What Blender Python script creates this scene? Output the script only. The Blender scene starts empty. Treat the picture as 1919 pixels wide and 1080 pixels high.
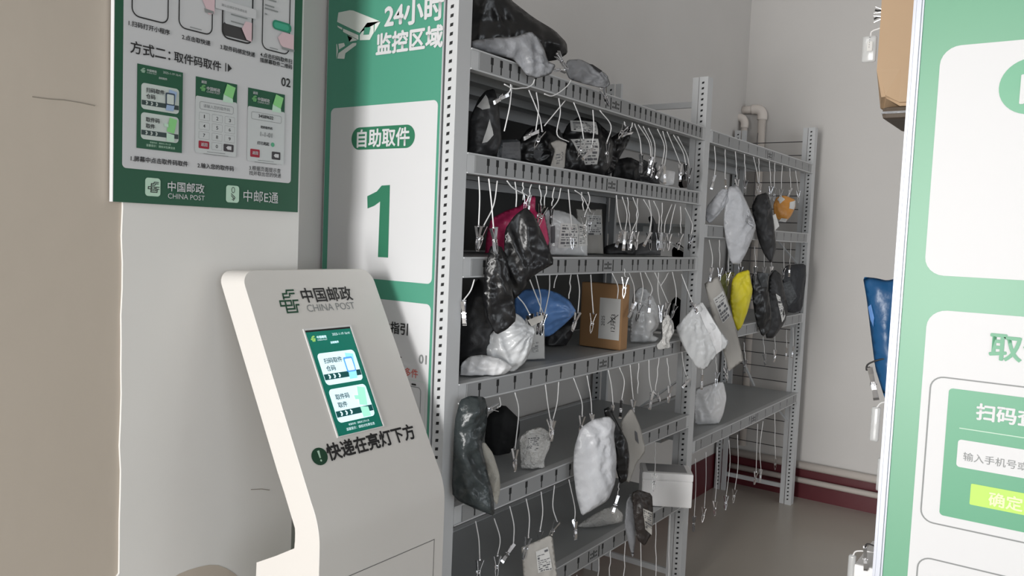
import bpy, bmesh, math, random
from mathutils import Vector, Matrix, noise
from mathutils.geometry import delaunay_2d_cdt
random.seed(7)
SC = bpy.context.scene
COL = SC.collection
# ------------------------------------------------------------------ camera
W, H = 1919, 1080
FPX, YAW, PITCH, ROLL, EYE = 1513.416, 0.6184, 0.0666, 0.0414, 1.3838
Fv = Vector((-math.sin(YAW)*math.cos(PITCH), math.cos(YAW)*math.cos(PITCH), -math.sin(PITCH)))
Rv = Vector((math.cos(YAW), math.sin(YAW), 0)); Uv = Rv.cross(Fv)
cR, sR = math.cos(ROLL), math.sin(ROLL)
cam = bpy.data.objects.new('camera', bpy.data.cameras.new('camera')); COL.objects.link(cam)
cam.data.sensor_width = 36.0; cam.data.lens = 36.0*FPX/W
cam.data.clip_start = 0.02; cam.data.clip_end = 100
cr_, cu_ = Rv*cR + Uv*sR, Uv*cR - Rv*sR
m3 = Matrix((cr_, cu_, -Fv)).transposed()
cam.matrix_world = Matrix.Translation((0, 0, EYE)) @ m3.to_4x4()
SC.camera = cam
# ------------------------------------------------------------------ world, lights, exposure
SC.view_settings.view_transform = 'Standard'; SC.view_settings.look = 'None'
SC.view_settings.gamma = 1.0; SC.view_settings.use_curve_mapping = False
SC.view_settings.exposure = -0.14
wd = bpy.data.worlds.new('sky'); SC.world = wd; wd.use_nodes = True
wd.node_tree.nodes['Background'].inputs[0].default_value = (0.75, 0.86, 1.0, 1)
wd.node_tree.nodes['Background'].inputs[1].default_value = 1.0

def area(name, loc, direction, sx, sy, power, color, spread=180):
    l = bpy.data.lights.new(name, 'AREA'); l.shape = 'RECTANGLE'; l.size = sx; l.size_y = sy
    l.energy = power; l.color = color; l.spread = math.radians(spread)
    o = bpy.data.objects.new(name, l); COL.objects.link(o); o.location = loc
    o.rotation_euler = Vector(direction).to_track_quat('-Z', 'Y').to_euler()
    return o
# daylight through the glazed entrance behind the camera; the two fills on the right are added
area('entrance_daylight', (-0.76, -3.42, 1.28), (0.0, 1, -0.04), 1.33, 2.35, 64, (1.0, 0.985, 0.96), 90)
area('side_fill', (3.32, -1.5, 1.75), (-1, 0.35, -0.05), 3.4, 1.6, 56, (0.93, 0.97, 1.0))  # added fill from the right, no window known there
area('far_side_fill', (3.32, 2.9, 1.1), (-1, 0.0, -0.1), 1.8, 1.1, 24, (0.95, 0.98, 1.0))  # added fill to brighten the far end of the room

# ------------------------------------------------------------------ helpers
def ray(u, v):
    a, b = u-W/2, v-H/2
    x, y = cR*a+sR*b, -sR*a+cR*b
    return Fv + Rv*(x/FPX) - Uv*(y/FPX)
EYEP = Vector((0, 0, EYE))
def on_plane(u, v, P, n):
    r = ray(u, v); return EYEP + r*((Vector(P)-EYEP).dot(n)/r.dot(n))
def atX(u, v, X): r = ray(u, v); return EYEP + r*(X/r.x)
def atY(u, v, Y): r = ray(u, v); return EYEP + r*(Y/r.y)
def atZ(u, v, Z): r = ray(u, v); return EYEP + r*((Z-EYE)/r.z)

MATS = {}
def mat(name, color, rough=0.5, metal=0.0, bump=0.0, scale=40.0, spec=0.5, emit=0.0, alpha=1.0, trans=0.0, var=0.0, coat=0.0, detail=4.0):
    if name in MATS: return MATS[name]
    m = bpy.data.materials.new(name); m.use_nodes = True; nt = m.node_tree
    b = nt.nodes['Principled BSDF']
    c = (*color, 1)
    b.inputs['Base Color'].default_value = c
    b.inputs['Roughness'].default_value = rough; b.inputs['Metallic'].default_value = metal
    b.inputs['Specular IOR Level'].default_value = spec
    b.inputs['Coat Weight'].default_value = coat
    if trans: b.inputs['Transmission Weight'].default_value = trans
    if alpha < 1: b.inputs['Alpha'].default_value = alpha
    if emit:
        b.inputs['Emission Color'].default_value = c; b.inputs['Emission Strength'].default_value = emit
    if bump or var:
        tc = nt.nodes.new('ShaderNodeTexCoord')
        nz = nt.nodes.new('ShaderNodeTexNoise'); nz.inputs['Scale'].default_value = scale; nz.inputs['Detail'].default_value = detail
        nt.links.new(tc.outputs['Object'], nz.inputs['Vector'])
        if bump:
            bp = nt.nodes.new('ShaderNodeBump'); bp.inputs['Strength'].default_value = bump; bp.inputs['Distance'].default_value = 0.01
            nt.links.new(nz.outputs['Fac'], bp.inputs['Height']); nt.links.new(bp.outputs['Normal'], b.inputs['Normal'])
        if var:
            nv = nt.nodes.new('ShaderNodeTexNoise'); nv.inputs['Scale'].default_value = scale*0.12; nv.inputs['Detail'].default_value = 3
            nt.links.new(tc.outputs['Object'], nv.inputs['Vector'])
            mx = nt.nodes.new('ShaderNodeMix'); mx.data_type = 'RGBA'
            mx.inputs[6].default_value = tuple(max(0, k*(1-var)) for k in color)+(1,)
            mx.inputs[7].default_value = tuple(min(1, k*(1+var)) for k in color)+(1,)
            nt.links.new(nv.outputs['Fac'], mx.inputs[0]); nt.links.new(mx.outputs[2], b.inputs['Base Color'])
    MATS[name] = m; return m

def tag(o, label=None, cat=None, group=None, kind=None):
    if label: o['label'] = label
    if cat: o['category'] = cat
    if group: o['group'] = group
    if kind: o['kind'] = kind
    return o
def empty(name, loc=(0, 0, 0)):
    o = bpy.data.objects.new(name, None); COL.objects.link(o); o.location = loc; o.empty_display_size = 0.05; return o
def link(name, me, parent=None, world=True):
    o = bpy.data.objects.new(name, me); COL.objects.link(o)
    if parent:
        o.parent = parent
        if world: o.matrix_parent_inverse = wm(parent).inverted()
    return o
def wm(o):
    m = Matrix.LocRotScale(o.location, o.rotation_euler, o.scale)
    return wm(o.parent) @ o.matrix_parent_inverse @ m if o.parent else m
def obj(name, bm, mats, parent=None, smooth=False, loc=None, recalc=True):
    """links a bmesh as ONE mesh object"""
    if recalc: bmesh.ops.recalc_face_normals(bm, faces=bm.faces)
    if loc is not None:
        bmesh.ops.translate(bm, verts=bm.verts, vec=-Vector(loc))
    me = bpy.data.meshes.new(name); bm.to_mesh(me); bm.free()
    for m in (mats if isinstance(mats, (list, tuple)) else [mats]): me.materials.append(m)
    if smooth:
        for p in me.polygons: p.use_smooth = True
    o = link(name, me, parent)
    if loc is not None:
        o.location = loc
    return o
def box(bm, lo, hi, mi=0):
    x0, y0, z0 = lo; x1, y1, z1 = hi
    v = [bm.verts.new(p) for p in ((x0,y0,z0),(x1,y0,z0),(x1,y1,z0),(x0,y1,z0),(x0,y0,z1),(x1,y0,z1),(x1,y1,z1),(x0,y1,z1))]
    for f in ((0,3,2,1),(4,5,6,7),(0,1,5,4),(1,2,6,5),(2,3,7,6),(3,0,4,7)):
        bm.faces.new([v[i] for i in f]).material_index = mi
    return v
def bbox(lo, hi, bev=0.0, seg=2):
    bm = bmesh.new(); box(bm, lo, hi)
    if bev: bmesh.ops.bevel(bm, geom=bm.edges[:], offset=bev, segments=seg, profile=0.6, affect='EDGES')
    return bm
def hexa(bm, A, B, mi=0):
    """bar between two quads of 4 points"""
    a = [bm.verts.new(p) for p in A]; b = [bm.verts.new(p) for p in B]
    bm.faces.new(a[::-1]).material_index = mi; bm.faces.new(b).material_index = mi
    for i in range(4): bm.faces.new([a[i], a[(i+1)%4], b[(i+1)%4], b[i]]).material_index = mi
def bar(bm, P, Q, w, t, up=Vector((0, 0, 1)), mi=0):
    P, Q = Vector(P), Vector(Q); d = (Q-P).normalized(); s = d.cross(up).normalized(); n = s.cross(d)
    f = lambda c: [c+s*t/2+n*w/2, c-s*t/2+n*w/2, c-s*t/2-n*w/2, c+s*t/2-n*w/2]
    hexa(bm, f(P), f(Q), mi)
def tube(bm, pts, r, n=6, mi=0, cap=True):
    pts = [Vector(p) for p in pts]; rings = []
    ref = None
    for i, p in enumerate(pts):
        d = (pts[min(i+1, len(pts)-1)]-pts[max(i-1, 0)]).normalized()
        if ref is None: ref = d.orthogonal().normalized()
        s = (ref-d*ref.dot(d)).normalized(); ref = s; t = d.cross(s)
        rr = r[i] if isinstance(r, (list, tuple)) else r
        rings.append([bm.verts.new(p+(s*math.cos(2*math.pi*k/n)+t*math.sin(2*math.pi*k/n))*rr) for k in range(n)])
    for a, b in zip(rings, rings[1:]):
        for k in range(n): bm.faces.new([a[k], a[(k+1)%n], b[(k+1)%n], b[k]]).material_index = mi
    if cap:
        bm.faces.new(rings[0][::-1]).material_index = mi; bm.faces.new(rings[-1]).material_index = mi
def spline(pts, k=5):
    pts = [Vector(p) for p in pts]; P = [2*pts[0]-pts[1]]+pts+[2*pts[-1]-pts[-2]]; out = []
    for i in range(1, len(P)-2):
        for j in range(k):
            t = j/k; a, b, c, d = P[i-1:i+3]
            out.append(0.5*((2*b)+(c-a)*t+(2*a-5*b+4*c-d)*t*t+(3*b-a-3*c+d)*t**3))
    return out+[pts[-1]]

# ------------------------------------------------------------------ flat printing on faces
class Face:
    """a plane with its own axes: a to the right, b up, n out; print(...) lays ink on it"""
    def __init__(s, O, a, b):
        s.O, s.a, s.b = Vector(O), Vector(a).normalized(), Vector(b).normalized(); s.n = s.a.cross(s.b)
    def px(s, u, v):
        p = on_plane(u, v, s.O, s.n)-s.O; return Vector((p.dot(s.a), p.dot(s.b)))
    def w(s, st, h=0.0): return s.O+s.a*st[0]+s.b*st[1]+s.n*h
    def ink(s, name, polys, m, parent, layer=1, label=None):
        bm = bmesh.new(); h = layer*0.0005
        for p in polys:
            v = [bm.verts.new(s.w(q, h)) for q in p]
            try: f = bm.faces.new(v)
            except ValueError: continue
        bmesh.ops.triangulate(bm, faces=[f for f in bm.faces if len(f.verts) > 4])
        for f in bm.faces:
            f.normal_update()
            if f.normal.dot(s.n) < 0: f.normal_flip()
        o = obj(name, bm, m, parent, recalc=False)
        if label: o['label'] = label
        return o
    def text(s, name, body, lb, rb, m, parent, layer=2, bold=0.012, top=None, ax=0):
        """lb, rb: bottom left and bottom right corners of the line in face coordinates; top: height"""
        cu = bpy.data.curves.new('lettering', 'FONT'); cu.body = body; cu.size = 1.0; cu.offset = min(bold, .008); cu.resolution_u = 3
        t = bpy.data.objects.new('lettering', cu); COL.objects.link(t)
        dg = bpy.context.evaluated_depsgraph_get()
        me = bpy.data.meshes.new_from_object(t.evaluated_get(dg))
        bpy.data.objects.remove(t); bpy.data.curves.remove(cu)
        xs = [v.co.x for v in me.vertices]; ys = [v.co.y for v in me.vertices]
        x0, x1, y0, y1 = min(xs), max(xs), min(ys), max(ys)
        lb, rb = Vector(lb), Vector(rb); d = rb-lb
        sx = d.length/(x1-x0); sy = (top/(y1-y0)) if top else sx
        e = d.normalized(); f = Vector((-e.y, e.x)); h = layer*0.0005
        for v in me.vertices:
            q = lb+e*((v.co.x-x0)*sx)+f*((v.co.y-y0)*sy); v.co = s.w(q, h)
        if bold > .008:
            tb = bmesh.new(); ww = (bold-.004)*sx
            for k in range(4):
                k_ = (e if k % 2 else f)*(ww if k < 2 else -ww); n0 = len(tb.verts); tb.from_mesh(me); tb.verts.ensure_lookup_table()
                for v in tb.verts[n0:]: v.co += s.a*k_.x+s.b*k_.y+s.n*(.00012*(k+1))
            tb.to_mesh(me); tb.free()
        me.materials.clear(); me.materials.append(m)
        for p in me.polygons: p.material_index = 0
        return link(name, me, parent)
def rr(x0, y0, x1, y1, r, n=6):
    out = []
    for cx, cy, a0 in ((x1-r, y0+r, -90), (x1-r, y1-r, 0), (x0+r, y1-r, 90), (x0+r, y0+r, 180)):
        for k in range(n+1):
            a = math.radians(a0+90*k/n); out.append((cx+r*math.cos(a), cy+r*math.sin(a)))
    return out
def ring(x0, y0, x1, y1, r, t, n=6):
    o, i = rr(x0, y0, x1, y1, r, n), rr(x0+t, y0+t, x1-t, y1-t, max(r-t, 0.0005), n)
    k = len(o); return [[o[j], o[(j+1) % k], i[(j+1) % k], i[j]] for j in range(k)]
def disc(c, rx, ry=None, n=24):
    ry = ry or rx; return [(c[0]+rx*math.cos(2*math.pi*k/n), c[1]+ry*math.sin(2*math.pi*k/n)) for k in range(n)]
def seg(p, q, w):
    p, q = Vector(p), Vector(q); d = (q-p).normalized(); f = Vector((-d.y, d.x))*w/2
    return [p-f, q-f, q+f, p+f]
# strokes of the post emblem, in a unit square (x right, y up)
def emblem(x, y, w, h):
    S = [(.44,.93,.86,1.0),(.42,.86,.50,.93),(.22,.79,.50,.86),(.22,.58,.29,.79),(.22,.64,.58,.71),
         (.56,.71,.63,.79),(.56,.79,.86,.86),
         (0.0,.49,.62,.56),(0.0,.36,.07,.49),(0.0,.29,.55,.36),(.25,.36,.33,.49),(.55,.29,.62,.49),
         (.25,.14,.32,.29),(.25,.14,.66,.21),(.66,.14,.73,.49),(.66,.49,.97,.56),
         (.25,0.0,.84,.07),(.25,.07,.32,.14),(.77,.07,.84,.30),(.77,.30,.97,.37)]
    sk = .10
    f = lambda a, b: (x+(a+sk*(b-.5))*w, y+b*h)
    return [[f(a, b), f(c, b), f(c, d), f(a, d)] for a, b, c, d in S]

# ------------------------------------------------------------------ materials
PAINT = mat('room_paint', (0.62, 0.60, 0.58), 0.75, bump=0.05, scale=25, var=0.04)
BEIGE = mat('beige_plaster', (0.47, 0.41, 0.345), 0.8, bump=0.06, scale=18, var=0.05)
WHITEPAINT = mat('white_wall_paint', (0.68, 0.665, 0.64), 0.75, bump=0.05, scale=15, var=0.05)
RED = mat('dark_red_skirting', (0.10, 0.012, 0.018), 0.35, var=0.15, scale=20)
FLOOR = mat('polished_cement', (0.46, 0.42, 0.37), 0.26, bump=0.03, scale=6, var=0.18)
STEEL = mat('painted_shelf_steel', (0.56, 0.57, 0.58), 0.42, bump=0.02, scale=90)
DECK = mat('shelf_deck_steel', (0.40, 0.415, 0.42), 0.40, bump=0.02, scale=60, var=0.05)
HOLE = mat('dark_slot', (0.012, 0.012, 0.013), 0.8)
STRIP = mat('grey_label_strip', (0.30, 0.305, 0.31), 0.5)
LIP = mat('clear_strip_lip', (0.55, 0.56, 0.57), 0.3)
GREEN = mat('sign_green', (0.075, 0.30, 0.205), 0.38)
DGREEN = mat('poster_green', (0.011, 0.080, 0.040), 0.4)
WHITE = mat('sign_white', (0.64, 0.64, 0.65), 0.5)
POSTW = mat('poster_white', (0.53, 0.53, 0.54), 0.35)
INKB = mat('black_ink', (0.012, 0.011, 0.012), 0.5)
INKG = mat('grey_ink', (0.22, 0.23, 0.23), 0.5)
INKR = mat('red_ink', (0.62, 0.10, 0.07), 0.5)
MGREEN = mat('mid_green_ink', (0.08, 0.33, 0.19), 0.5)
LGREEN = mat('light_green_ink', (0.22, 0.55, 0.20), 0.5)
PALEG = mat('pale_green_ink', (0.45, 0.63, 0.50), 0.5)
LIME = mat('lime_ink', (0.46, 0.75, 0.12), 0.5)
PBLUE = mat('pale_blue_ink', (0.28, 0.38, 0.55), 0.5)
NAVY = mat('navy_ink', (0.03, 0.05, 0.08), 0.5)
MAROON = mat('maroon_ink', (0.30, 0.012, 0.03), 0.5)
PINKI = mat('pale_pink_ink', (0.62, 0.45, 0.48), 0.5)
ALU = mat('brushed_aluminium', (0.52, 0.54, 0.60), 0.4, metal=0.2, bump=0.01, scale=120)
KIOSKW = mat('white_powder_coat', (0.655, 0.63, 0.60), 0.42, bump=0.015, scale=150)
CHROME = mat('clip_chrome', (0.80, 0.80, 0.82), 0.18, metal=1.0)
CORD = mat('white_cord', (0.82, 0.82, 0.82), 0.5)
PIPEW = mat('cream_pipe', (0.74, 0.68, 0.63), 0.4)
# lit screen: gives off its own light
S_GREEN = mat('screen_green', (0.012, 0.20, 0.145), 0.2, emit=0.8)
S_WHITE = mat('screen_white', (0.70, 0.88, 0.93), 0.2, emit=0.75)
S_DARK = mat('screen_dark', (0.01, 0.08, 0.08), 0.2, emit=0.5)
S_INK = mat('screen_ink', (0.04, 0.10, 0.12), 0.2, emit=0.4)
S_BLUE = mat('screen_blue', (0.10, 0.32, 0.75), 0.2, emit=0.8)
S_CYAN = mat('screen_cyan', (0.30, 0.75, 0.85), 0.2, emit=0.8)
S_MINT = mat('screen_mint', (0.36, 0.80, 0.62), 0.2, emit=0.75)
S_LIME = mat('screen_lime', (0.45, 0.75, 0.15), 0.2, emit=0.8)

# ------------------------------------------------------------------ the room
XL, XN = -1.645, -1.48          # left wall behind the racks; nearer, thicker stretch of it
YF, YB, XR, ZC = 4.515, -3.5, 3.4, 3.2
YN = 1.223                      # end of the nearer stretch
def struct(name, bm, m, smooth=False): return tag(obj(name, bm, m, smooth=smooth), kind='structure')
struct('floor', bbox((XL-.2, YB-.2, -.12), (XR+.2, YF+.2, 0)), FLOOR)
struct('ceiling', bbox((XL-.2, YB-.2, ZC), (XR+.2, YF+.2, ZC+.12)), PAINT)
struct('wall_left', bbox((XL-.15, YN-.02, 0), (XL, YF+.2, ZC)), PAINT)
struct('wall_left_near', bbox((XL-.15, YB-.2, 0), (XN, YN, ZC)), BEIGE)
struct('wall_far', bbox((XL-.15, YF, 0), (XR+.2, YF+.15, ZC)), PAINT)
def wall_with_hole(lo, hi, hlo, hhi, axis):
    bm = bmesh.new(); a = 1-axis
    def b(a0, a1, z0, z1):
        L, Hh = list(lo), list(hi); L[axis], Hh[axis], L[2], Hh[2] = a0, a1, z0, z1; box(bm, L, Hh)
    b(lo[axis], hlo[0], lo[2], hi[2]); b(hhi[0], hi[axis], lo[2], hi[2])
    if hlo[1] > lo[2]: b(hlo[0], hhi[0], lo[2], hlo[1])
    b(hlo[0], hhi[0], hhi[1], hi[2]); return bm
struct('wall_entrance', wall_with_hole((XN, YB-.15, 0), (XR+.2, YB, ZC), (-1.45, 0.0), (.10, 2.55), 0), PAINT)
struct('wall_right', wall_with_hole((XR, YB, 0), (XR+.15, 1.2, ZC), (-3.3, .9), (.3, 2.6), 1), PAINT)  # openings in the right walls added for the fill lamps
struct('wall_right_far', wall_with_hole((XR, 1.2, 0), (XR+.15, YF, ZC), (1.95, .5), (3.85, 1.7), 1), PAINT)
# painted sheet of white emulsion on the near wall, worn at its front edge, the beige showing through low down
bm = bmesh.new()
edge = [(.809+.0010*math.sin(z*31)+.0008*math.sin(z*77+1), z) for z in [.70+i*.05 for i in range(48)]]
edge = [(.797, .01), (.797, .60), (.799, .69)]+edge
vv = [[bm.verts.new(p) for p in ((XN-.001, y, z), (XN+.005, y, z), (XN+.005, YN-.001, z), (XN-.001, YN-.001, z))] for y, z in edge]
for a, b in zip(vv, vv[1:]):
    for k in range(4): bm.faces.new([a[k], a[(k+1) % 4], b[(k+1) % 4], b[k]])
bm.faces.new(vv[0][::-1]); bm.faces.new(vv[-1])
struct('trim_1', bm, WHITEPAINT)['label'] = 'white paint layer on the near left wall'
PX = XN+.005
WF = Face((PX, 0, 0), (0, 1, 0), (0, 0, 1))
patch = [WF.px(*q) for q in ((322,1085),(335,1076),(352,1069),(372,1063),(392,1059),(410,1060),(425,1066),(440,1076),(450,1085))]
st = WF.ink('trim_2', [patch], BEIGE, None, 1); tag(st, 'beige patch of bare plaster low on the white wall', kind='structure')
crk = bmesh.new()
for pts_, r in (([(60,181),(90,185),(120,187),(150,192),(178,198)], .0011), ([(470,918),(490,917),(505,919)], .0008)):
    tube(crk, [atX(u, v, (XN if u < 300 else PX)+.0002) for u, v in pts_], r, 5)
struct('trim_3', crk, mat('crack_shadow', (0.28, 0.25, 0.21), 0.9))['label'] = 'fine crack in the plaster'
# skirting
struct('baseboard_left', bbox((XL-.005, YN, 0), (XL+.006, YF, .195)), RED)
struct('baseboard_far', bbox((XL, YF-.006, 0), (XR, YF+.005, .195)), RED)
# heating pipes: two along the foot of the far wall, two risers in the corner
def pipe(pts, r, label, grp=None):
    bm = bmesh.new(); tube(bm, pts, r, 14); return tag(obj('heating_pipe', bm, PIPEW, smooth=True), label, 'pipe', grp)
pipe([(-1.60, YF-.032, .189), (3.3, YF-.032, .189)], .021, 'upper white heating pipe along the foot of the far wall')
pipe([(-1.60, YF-.030, .106), (3.3, YF-.030, .106)], .016, 'lower white heating pipe in front of the dark red skirting')
def riser(x, ztop, r, y, label):
    root = empty('heating_riser', (x, y, 0.24)); tag(root, label, 'pipe')
    bm = bmesh.new(); tube(bm, [(x, y, .24), (x, y, ztop-.05)], r, 14); obj('pipe', bm, PIPEW, root, True)
    bm = bmesh.new(); tube(bm, spline([(x, y, ztop-.06), (x, y, ztop-.03), (x-.012, y, ztop-.008), (x-.035, y, ztop), (x-.06, y, ztop)], 4), r*1.28, 14)
    obj('elbow', bm, PIPEW, root, True)
    bm = bmesh.new(); tube(bm, [(x-.04, y, ztop), (XL+.002, y, ztop)], r, 14); obj('pipe', bm, PIPEW, root, True)
P = atY(1430, 203, YF-.035); riser(P.x, P.z-.005, .021, YF-.04, 'taller cream heating riser with elbow in the far left corner')
P = atY(1402, 222, YF-.035); riser(P.x, P.z, .017, YF-.085, 'shorter cream heating riser left of the taller one in the corner')

# ------------------------------------------------------------------ shelf racks
XS, DEP = -1.2013, 0.428
Y1, Y2, Y3 = 1.4355, 2.8917, 4.3345
HB = 0.049
ORD = 'first second third fourth fifth sixth seventh eighth ninth tenth eleventh twelfth thirteenth fourteenth fifteenth sixteenth seventeenth eighteenth nineteenth twentieth'.split()
def upright(root, xf, y, sx, face=-1, htop=2.0):
    """slotted angle post; sx=+1: its broad side faces +X (front row), -1: faces the wall; flange on the side `face` of y"""
    bm = bmesh.new(); t = .002
    y1 = y-face*.049
    lo, hi = min(y, y1), max(y, y1)
    box(bm, (min(xf, xf-sx*t), lo, 0), (max(xf, xf-sx*t), hi, htop))
    a, b = xf-sx*t, xf-sx*.034
    box(bm, (min(a, b), min(y, y-face*t), 0), (max(a, b), max(y, y-face*t), htop))
    a, b = xf-sx*.038, xf-sx*.062
    box(bm, (min(a, b), min(y-face*.004, y-face*.02), 0), (max(a, b), max(y-face*.004, y-face*.02), htop))
    z = .03
    while z < htop-.02:
        c = xf-sx*.019
        v = [(c-.005, z-.0045), (c+.004, z-.003), (c+.005, z+.0045), (c-.004, z+.003)]
        f = bm.faces.new([bm.verts.new((p, y+face*.0004, q)) for p, q in v]); f.material_index = 1
        z += .0205
    bm.normal_update()
    o = obj('upright', bm, [STEEL, HOLE], root, recalc=False)
    return o
def beam(root, x, ya, yb, ztop, sx=1, marks=None, pitch=.0375, skip=0, w=.0056):
    bm = bmesh.new()
    box(bm, (min(x, x-sx*.022), ya, ztop-HB), (max(x, x-sx*.022), yb, ztop))
    b = obj('beam', bm, STEEL, root)
    if marks is None: return b
    s = bmesh.new(); xs = x+sx*.0014; zc = ztop-HB/2; mid = (ya+yb)/2+marks
    ys = {ya+.03, yb-.03}; cells = []
    y = ya+.079; k = 0
    while y < yb-.05:
        k += 1
        if abs(y-mid) > .055 and not (skip and k % skip == 0):
            q = min(.0026, w*.6); ys.update((y-w, y-q, y+q, y+w)); cells += [(y-w, y+w, zc, zc+.017), (y-q, y+q, zc-.018, zc)]
        y += pitch
    for yy in (mid-.032, mid+.032): ys.update((yy-.003, yy+.003)); cells.append((yy-.003, yy+.003, zc-.018, zc+.017))
    for i in range(5):
        a = mid-.022+i*.0092; ys.update((a, a+.006))
        for j, (c, d) in enumerate(((zc-.012, zc-.006), (zc-.006, zc), (zc, zc+.006), (zc+.006, zc+.011))):
            if j in (0, 2) or i == 2: cells.append((a, a+.006, c, d))
    ys = sorted(ys); zs = [ztop-HB+.0035, zc-.018, zc-.012, zc-.006, zc, zc+.006, zc+.011, zc+.017, ztop-.0035]
    gv = [[s.verts.new((xs, a, c)) for c in zs] for a in ys]
    for i in range(len(ys)-1):
        for j in range(len(zs)-1):
            cy, cz = (ys[i]+ys[i+1])/2, (zs[j]+zs[j+1])/2
            f = s.faces.new([gv[i][j], gv[i+1][j], gv[i+1][j+1], gv[i][j+1]][::sx])
            if any(c[0] < cy < c[1] and c[2] < cz < c[3] for c in cells): f.material_index = 1
    bmesh.ops.recalc_face_normals(s, faces=s.faces)
    bmesh.ops.solidify(s, geom=s.faces[:], thickness=.001)
    obj('label_strip', s, [STRIP, HOLE], b)
    lp = bmesh.new()
    for z0, z1 in ((ztop-HB, ztop-HB+.0035), (ztop-.0035, ztop)):
        box(lp, (min(x, x+sx*.003), ya, z0), (max(x, x+sx*.003), yb, z1))
    obj('strip_lip', lp, LIP, b)
    return b
def shelf(root, ya, yb, ztop, xf=XS, dep=DEP, marks=0.0, sx=1, **kw):
    beam(root, xf, ya, yb, ztop, sx, marks, **kw)
    beam(root, xf-sx*(dep-.022), ya, yb, ztop)
    bm = bmesh.new(); x0, x1 = sorted((xf-sx*.0225, xf-sx*(dep-.023)))
    box(bm, (x0, ya+.003, ztop-.012), (x1, yb-.003, ztop-.002))
    for i in (1, 2): box(bm, (x0+(x1-x0)*i/3-.012, ya+.01, ztop-.035), (x0+(x1-x0)*i/3+.012, yb-.01, ztop-.012))
    obj('shelf_board', bm, DECK, root)
def crossbar(root, y, z, w=.022): 
    bm = bmesh.new(); box(bm, (XS-DEP+.03, y, z-w/2), (XS-.05, y+.012, z+w/2)); obj('cross_bar', bm, STEEL, root)
NEARZ = [1.8115, 1.5707, 1.3251, 1.0219, .7230, .4164]
FARZ = [1.8099, 1.4510, 1.0338, .6101]
XB = XS-DEP
near = empty('shelf_rack', (XS-DEP/2, (Y1+Y2)/2, 0))
tag(near, 'near grey steel slotted shelf rack of six shelves behind the green numbered sign', 'shelf rack', 'steel parcel racks')
for x, sx in ((XS, 1), (XB, -1)): upright(near, x, Y1, sx); upright(near, x, Y2, sx)
for i, z in enumerate(NEARZ): shelf(near, Y1+.05, Y2-.001, z, marks=.0, **(dict(), dict(), dict(skip=3), dict(pitch=.0755), dict(pitch=.0755), dict(pitch=.0755))[i])
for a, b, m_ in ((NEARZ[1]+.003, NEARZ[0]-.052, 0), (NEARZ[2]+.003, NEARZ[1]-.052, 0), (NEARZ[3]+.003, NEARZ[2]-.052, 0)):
    pb = bmesh.new(); box(pb, (XB+.024, Y1+.06, a), (XB+.027, Y2-.004, b)); obj('shade_panel', pb, mat('shade_charcoal', (.028, .029, .029), .6, var=.1, scale=20), near)  # dark sheets added to deepen the shade behind the top three rows
crossbar(near, Y2+.034, 1.905); crossbar(near, Y2+.034, .075); crossbar(near, Y1+.052, 1.905)
bm = bmesh.new(); bar(bm, (XS-.06, Y2+.02, .845), (XB+.05, Y2+.02, .58), .022, .006, Vector((0, 1, 0))); obj('diagonal_brace', bm, STEEL, near)
far = empty('shelf_rack', (XS-DEP/2, (Y2+Y3)/2, 0))
tag(far, 'farther grey steel slotted shelf rack of four shelves next to the far wall', 'shelf rack', 'steel parcel racks')
for x, sx in ((XS, 1), (XB, -1)): upright(far, x, Y3, sx)
for i, z in enumerate(FARZ): shelf(far, Y2+.05, Y3-.001, z, pitch=.112, w=.0028)
crossbar(far, Y3+.030, 1.79); crossbar(far, Y3+.030, .087)
for zt in (.561, 1.40):
    bm = bmesh.new()
    P, Q, R_ = (XS-.045, Y3-.004, zt), (XS-.045, Y3-.004, zt-.11), (XS-.15, Y3-.004, zt)
    bar(bm, Vector(Q), Vector(R_), .016, .006, Vector((0, 1, 0))); obj('corner_brace', bm, STEEL, far)
bm = bmesh.new(); bar(bm, (XB+.10, Y3-.02, .80), (XB+.20, Y3-.02, .615), .02, .006, Vector((0, 1, 0))); obj('diagonal_brace', bm, STEEL, far)
# wire mesh closing the far end of the far rack
WIRE = mat('dark_wire', (0.10, 0.095, 0.10), 0.4, metal=0.5)
bm = bmesh.new(); z = .29
while z < 2.0:
    tube(bm, [(XB+.01, Y3+.055, z), (XS-.04, Y3+.055, z)], .0024, 5); z += .0715
for x in (XB+.012, XB+.11, XS-.04): tube(bm, [(x, Y3+.051, .28), (x, Y3+.051, 1.99)], .0022, 5)
tag(obj('wire_mesh', bm, WIRE), 'dark wire mesh panel closing the far end of the farther rack', 'mesh panel')
# rack on the other side of the aisle, behind the big sign on the right
XS2 = -.262
other = empty('shelf_rack', (XS2+.22, (Y1+Y2)/2, 0))
tag(other, 'shelf rack across the aisle hidden behind the green sign on the right', 'shelf rack', 'steel parcel racks')
for x, sx in ((XS2+.02, -1), (XS2+.44, 1)): upright(other, x, Y1+.02, sx); upright(other, x, Y2, sx)
for z in (1.975, 1.625, 1.0, .6): shelf(other, Y1+.07, Y2-.001, z, XS2+.02, .42, 0.0, -1)
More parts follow.
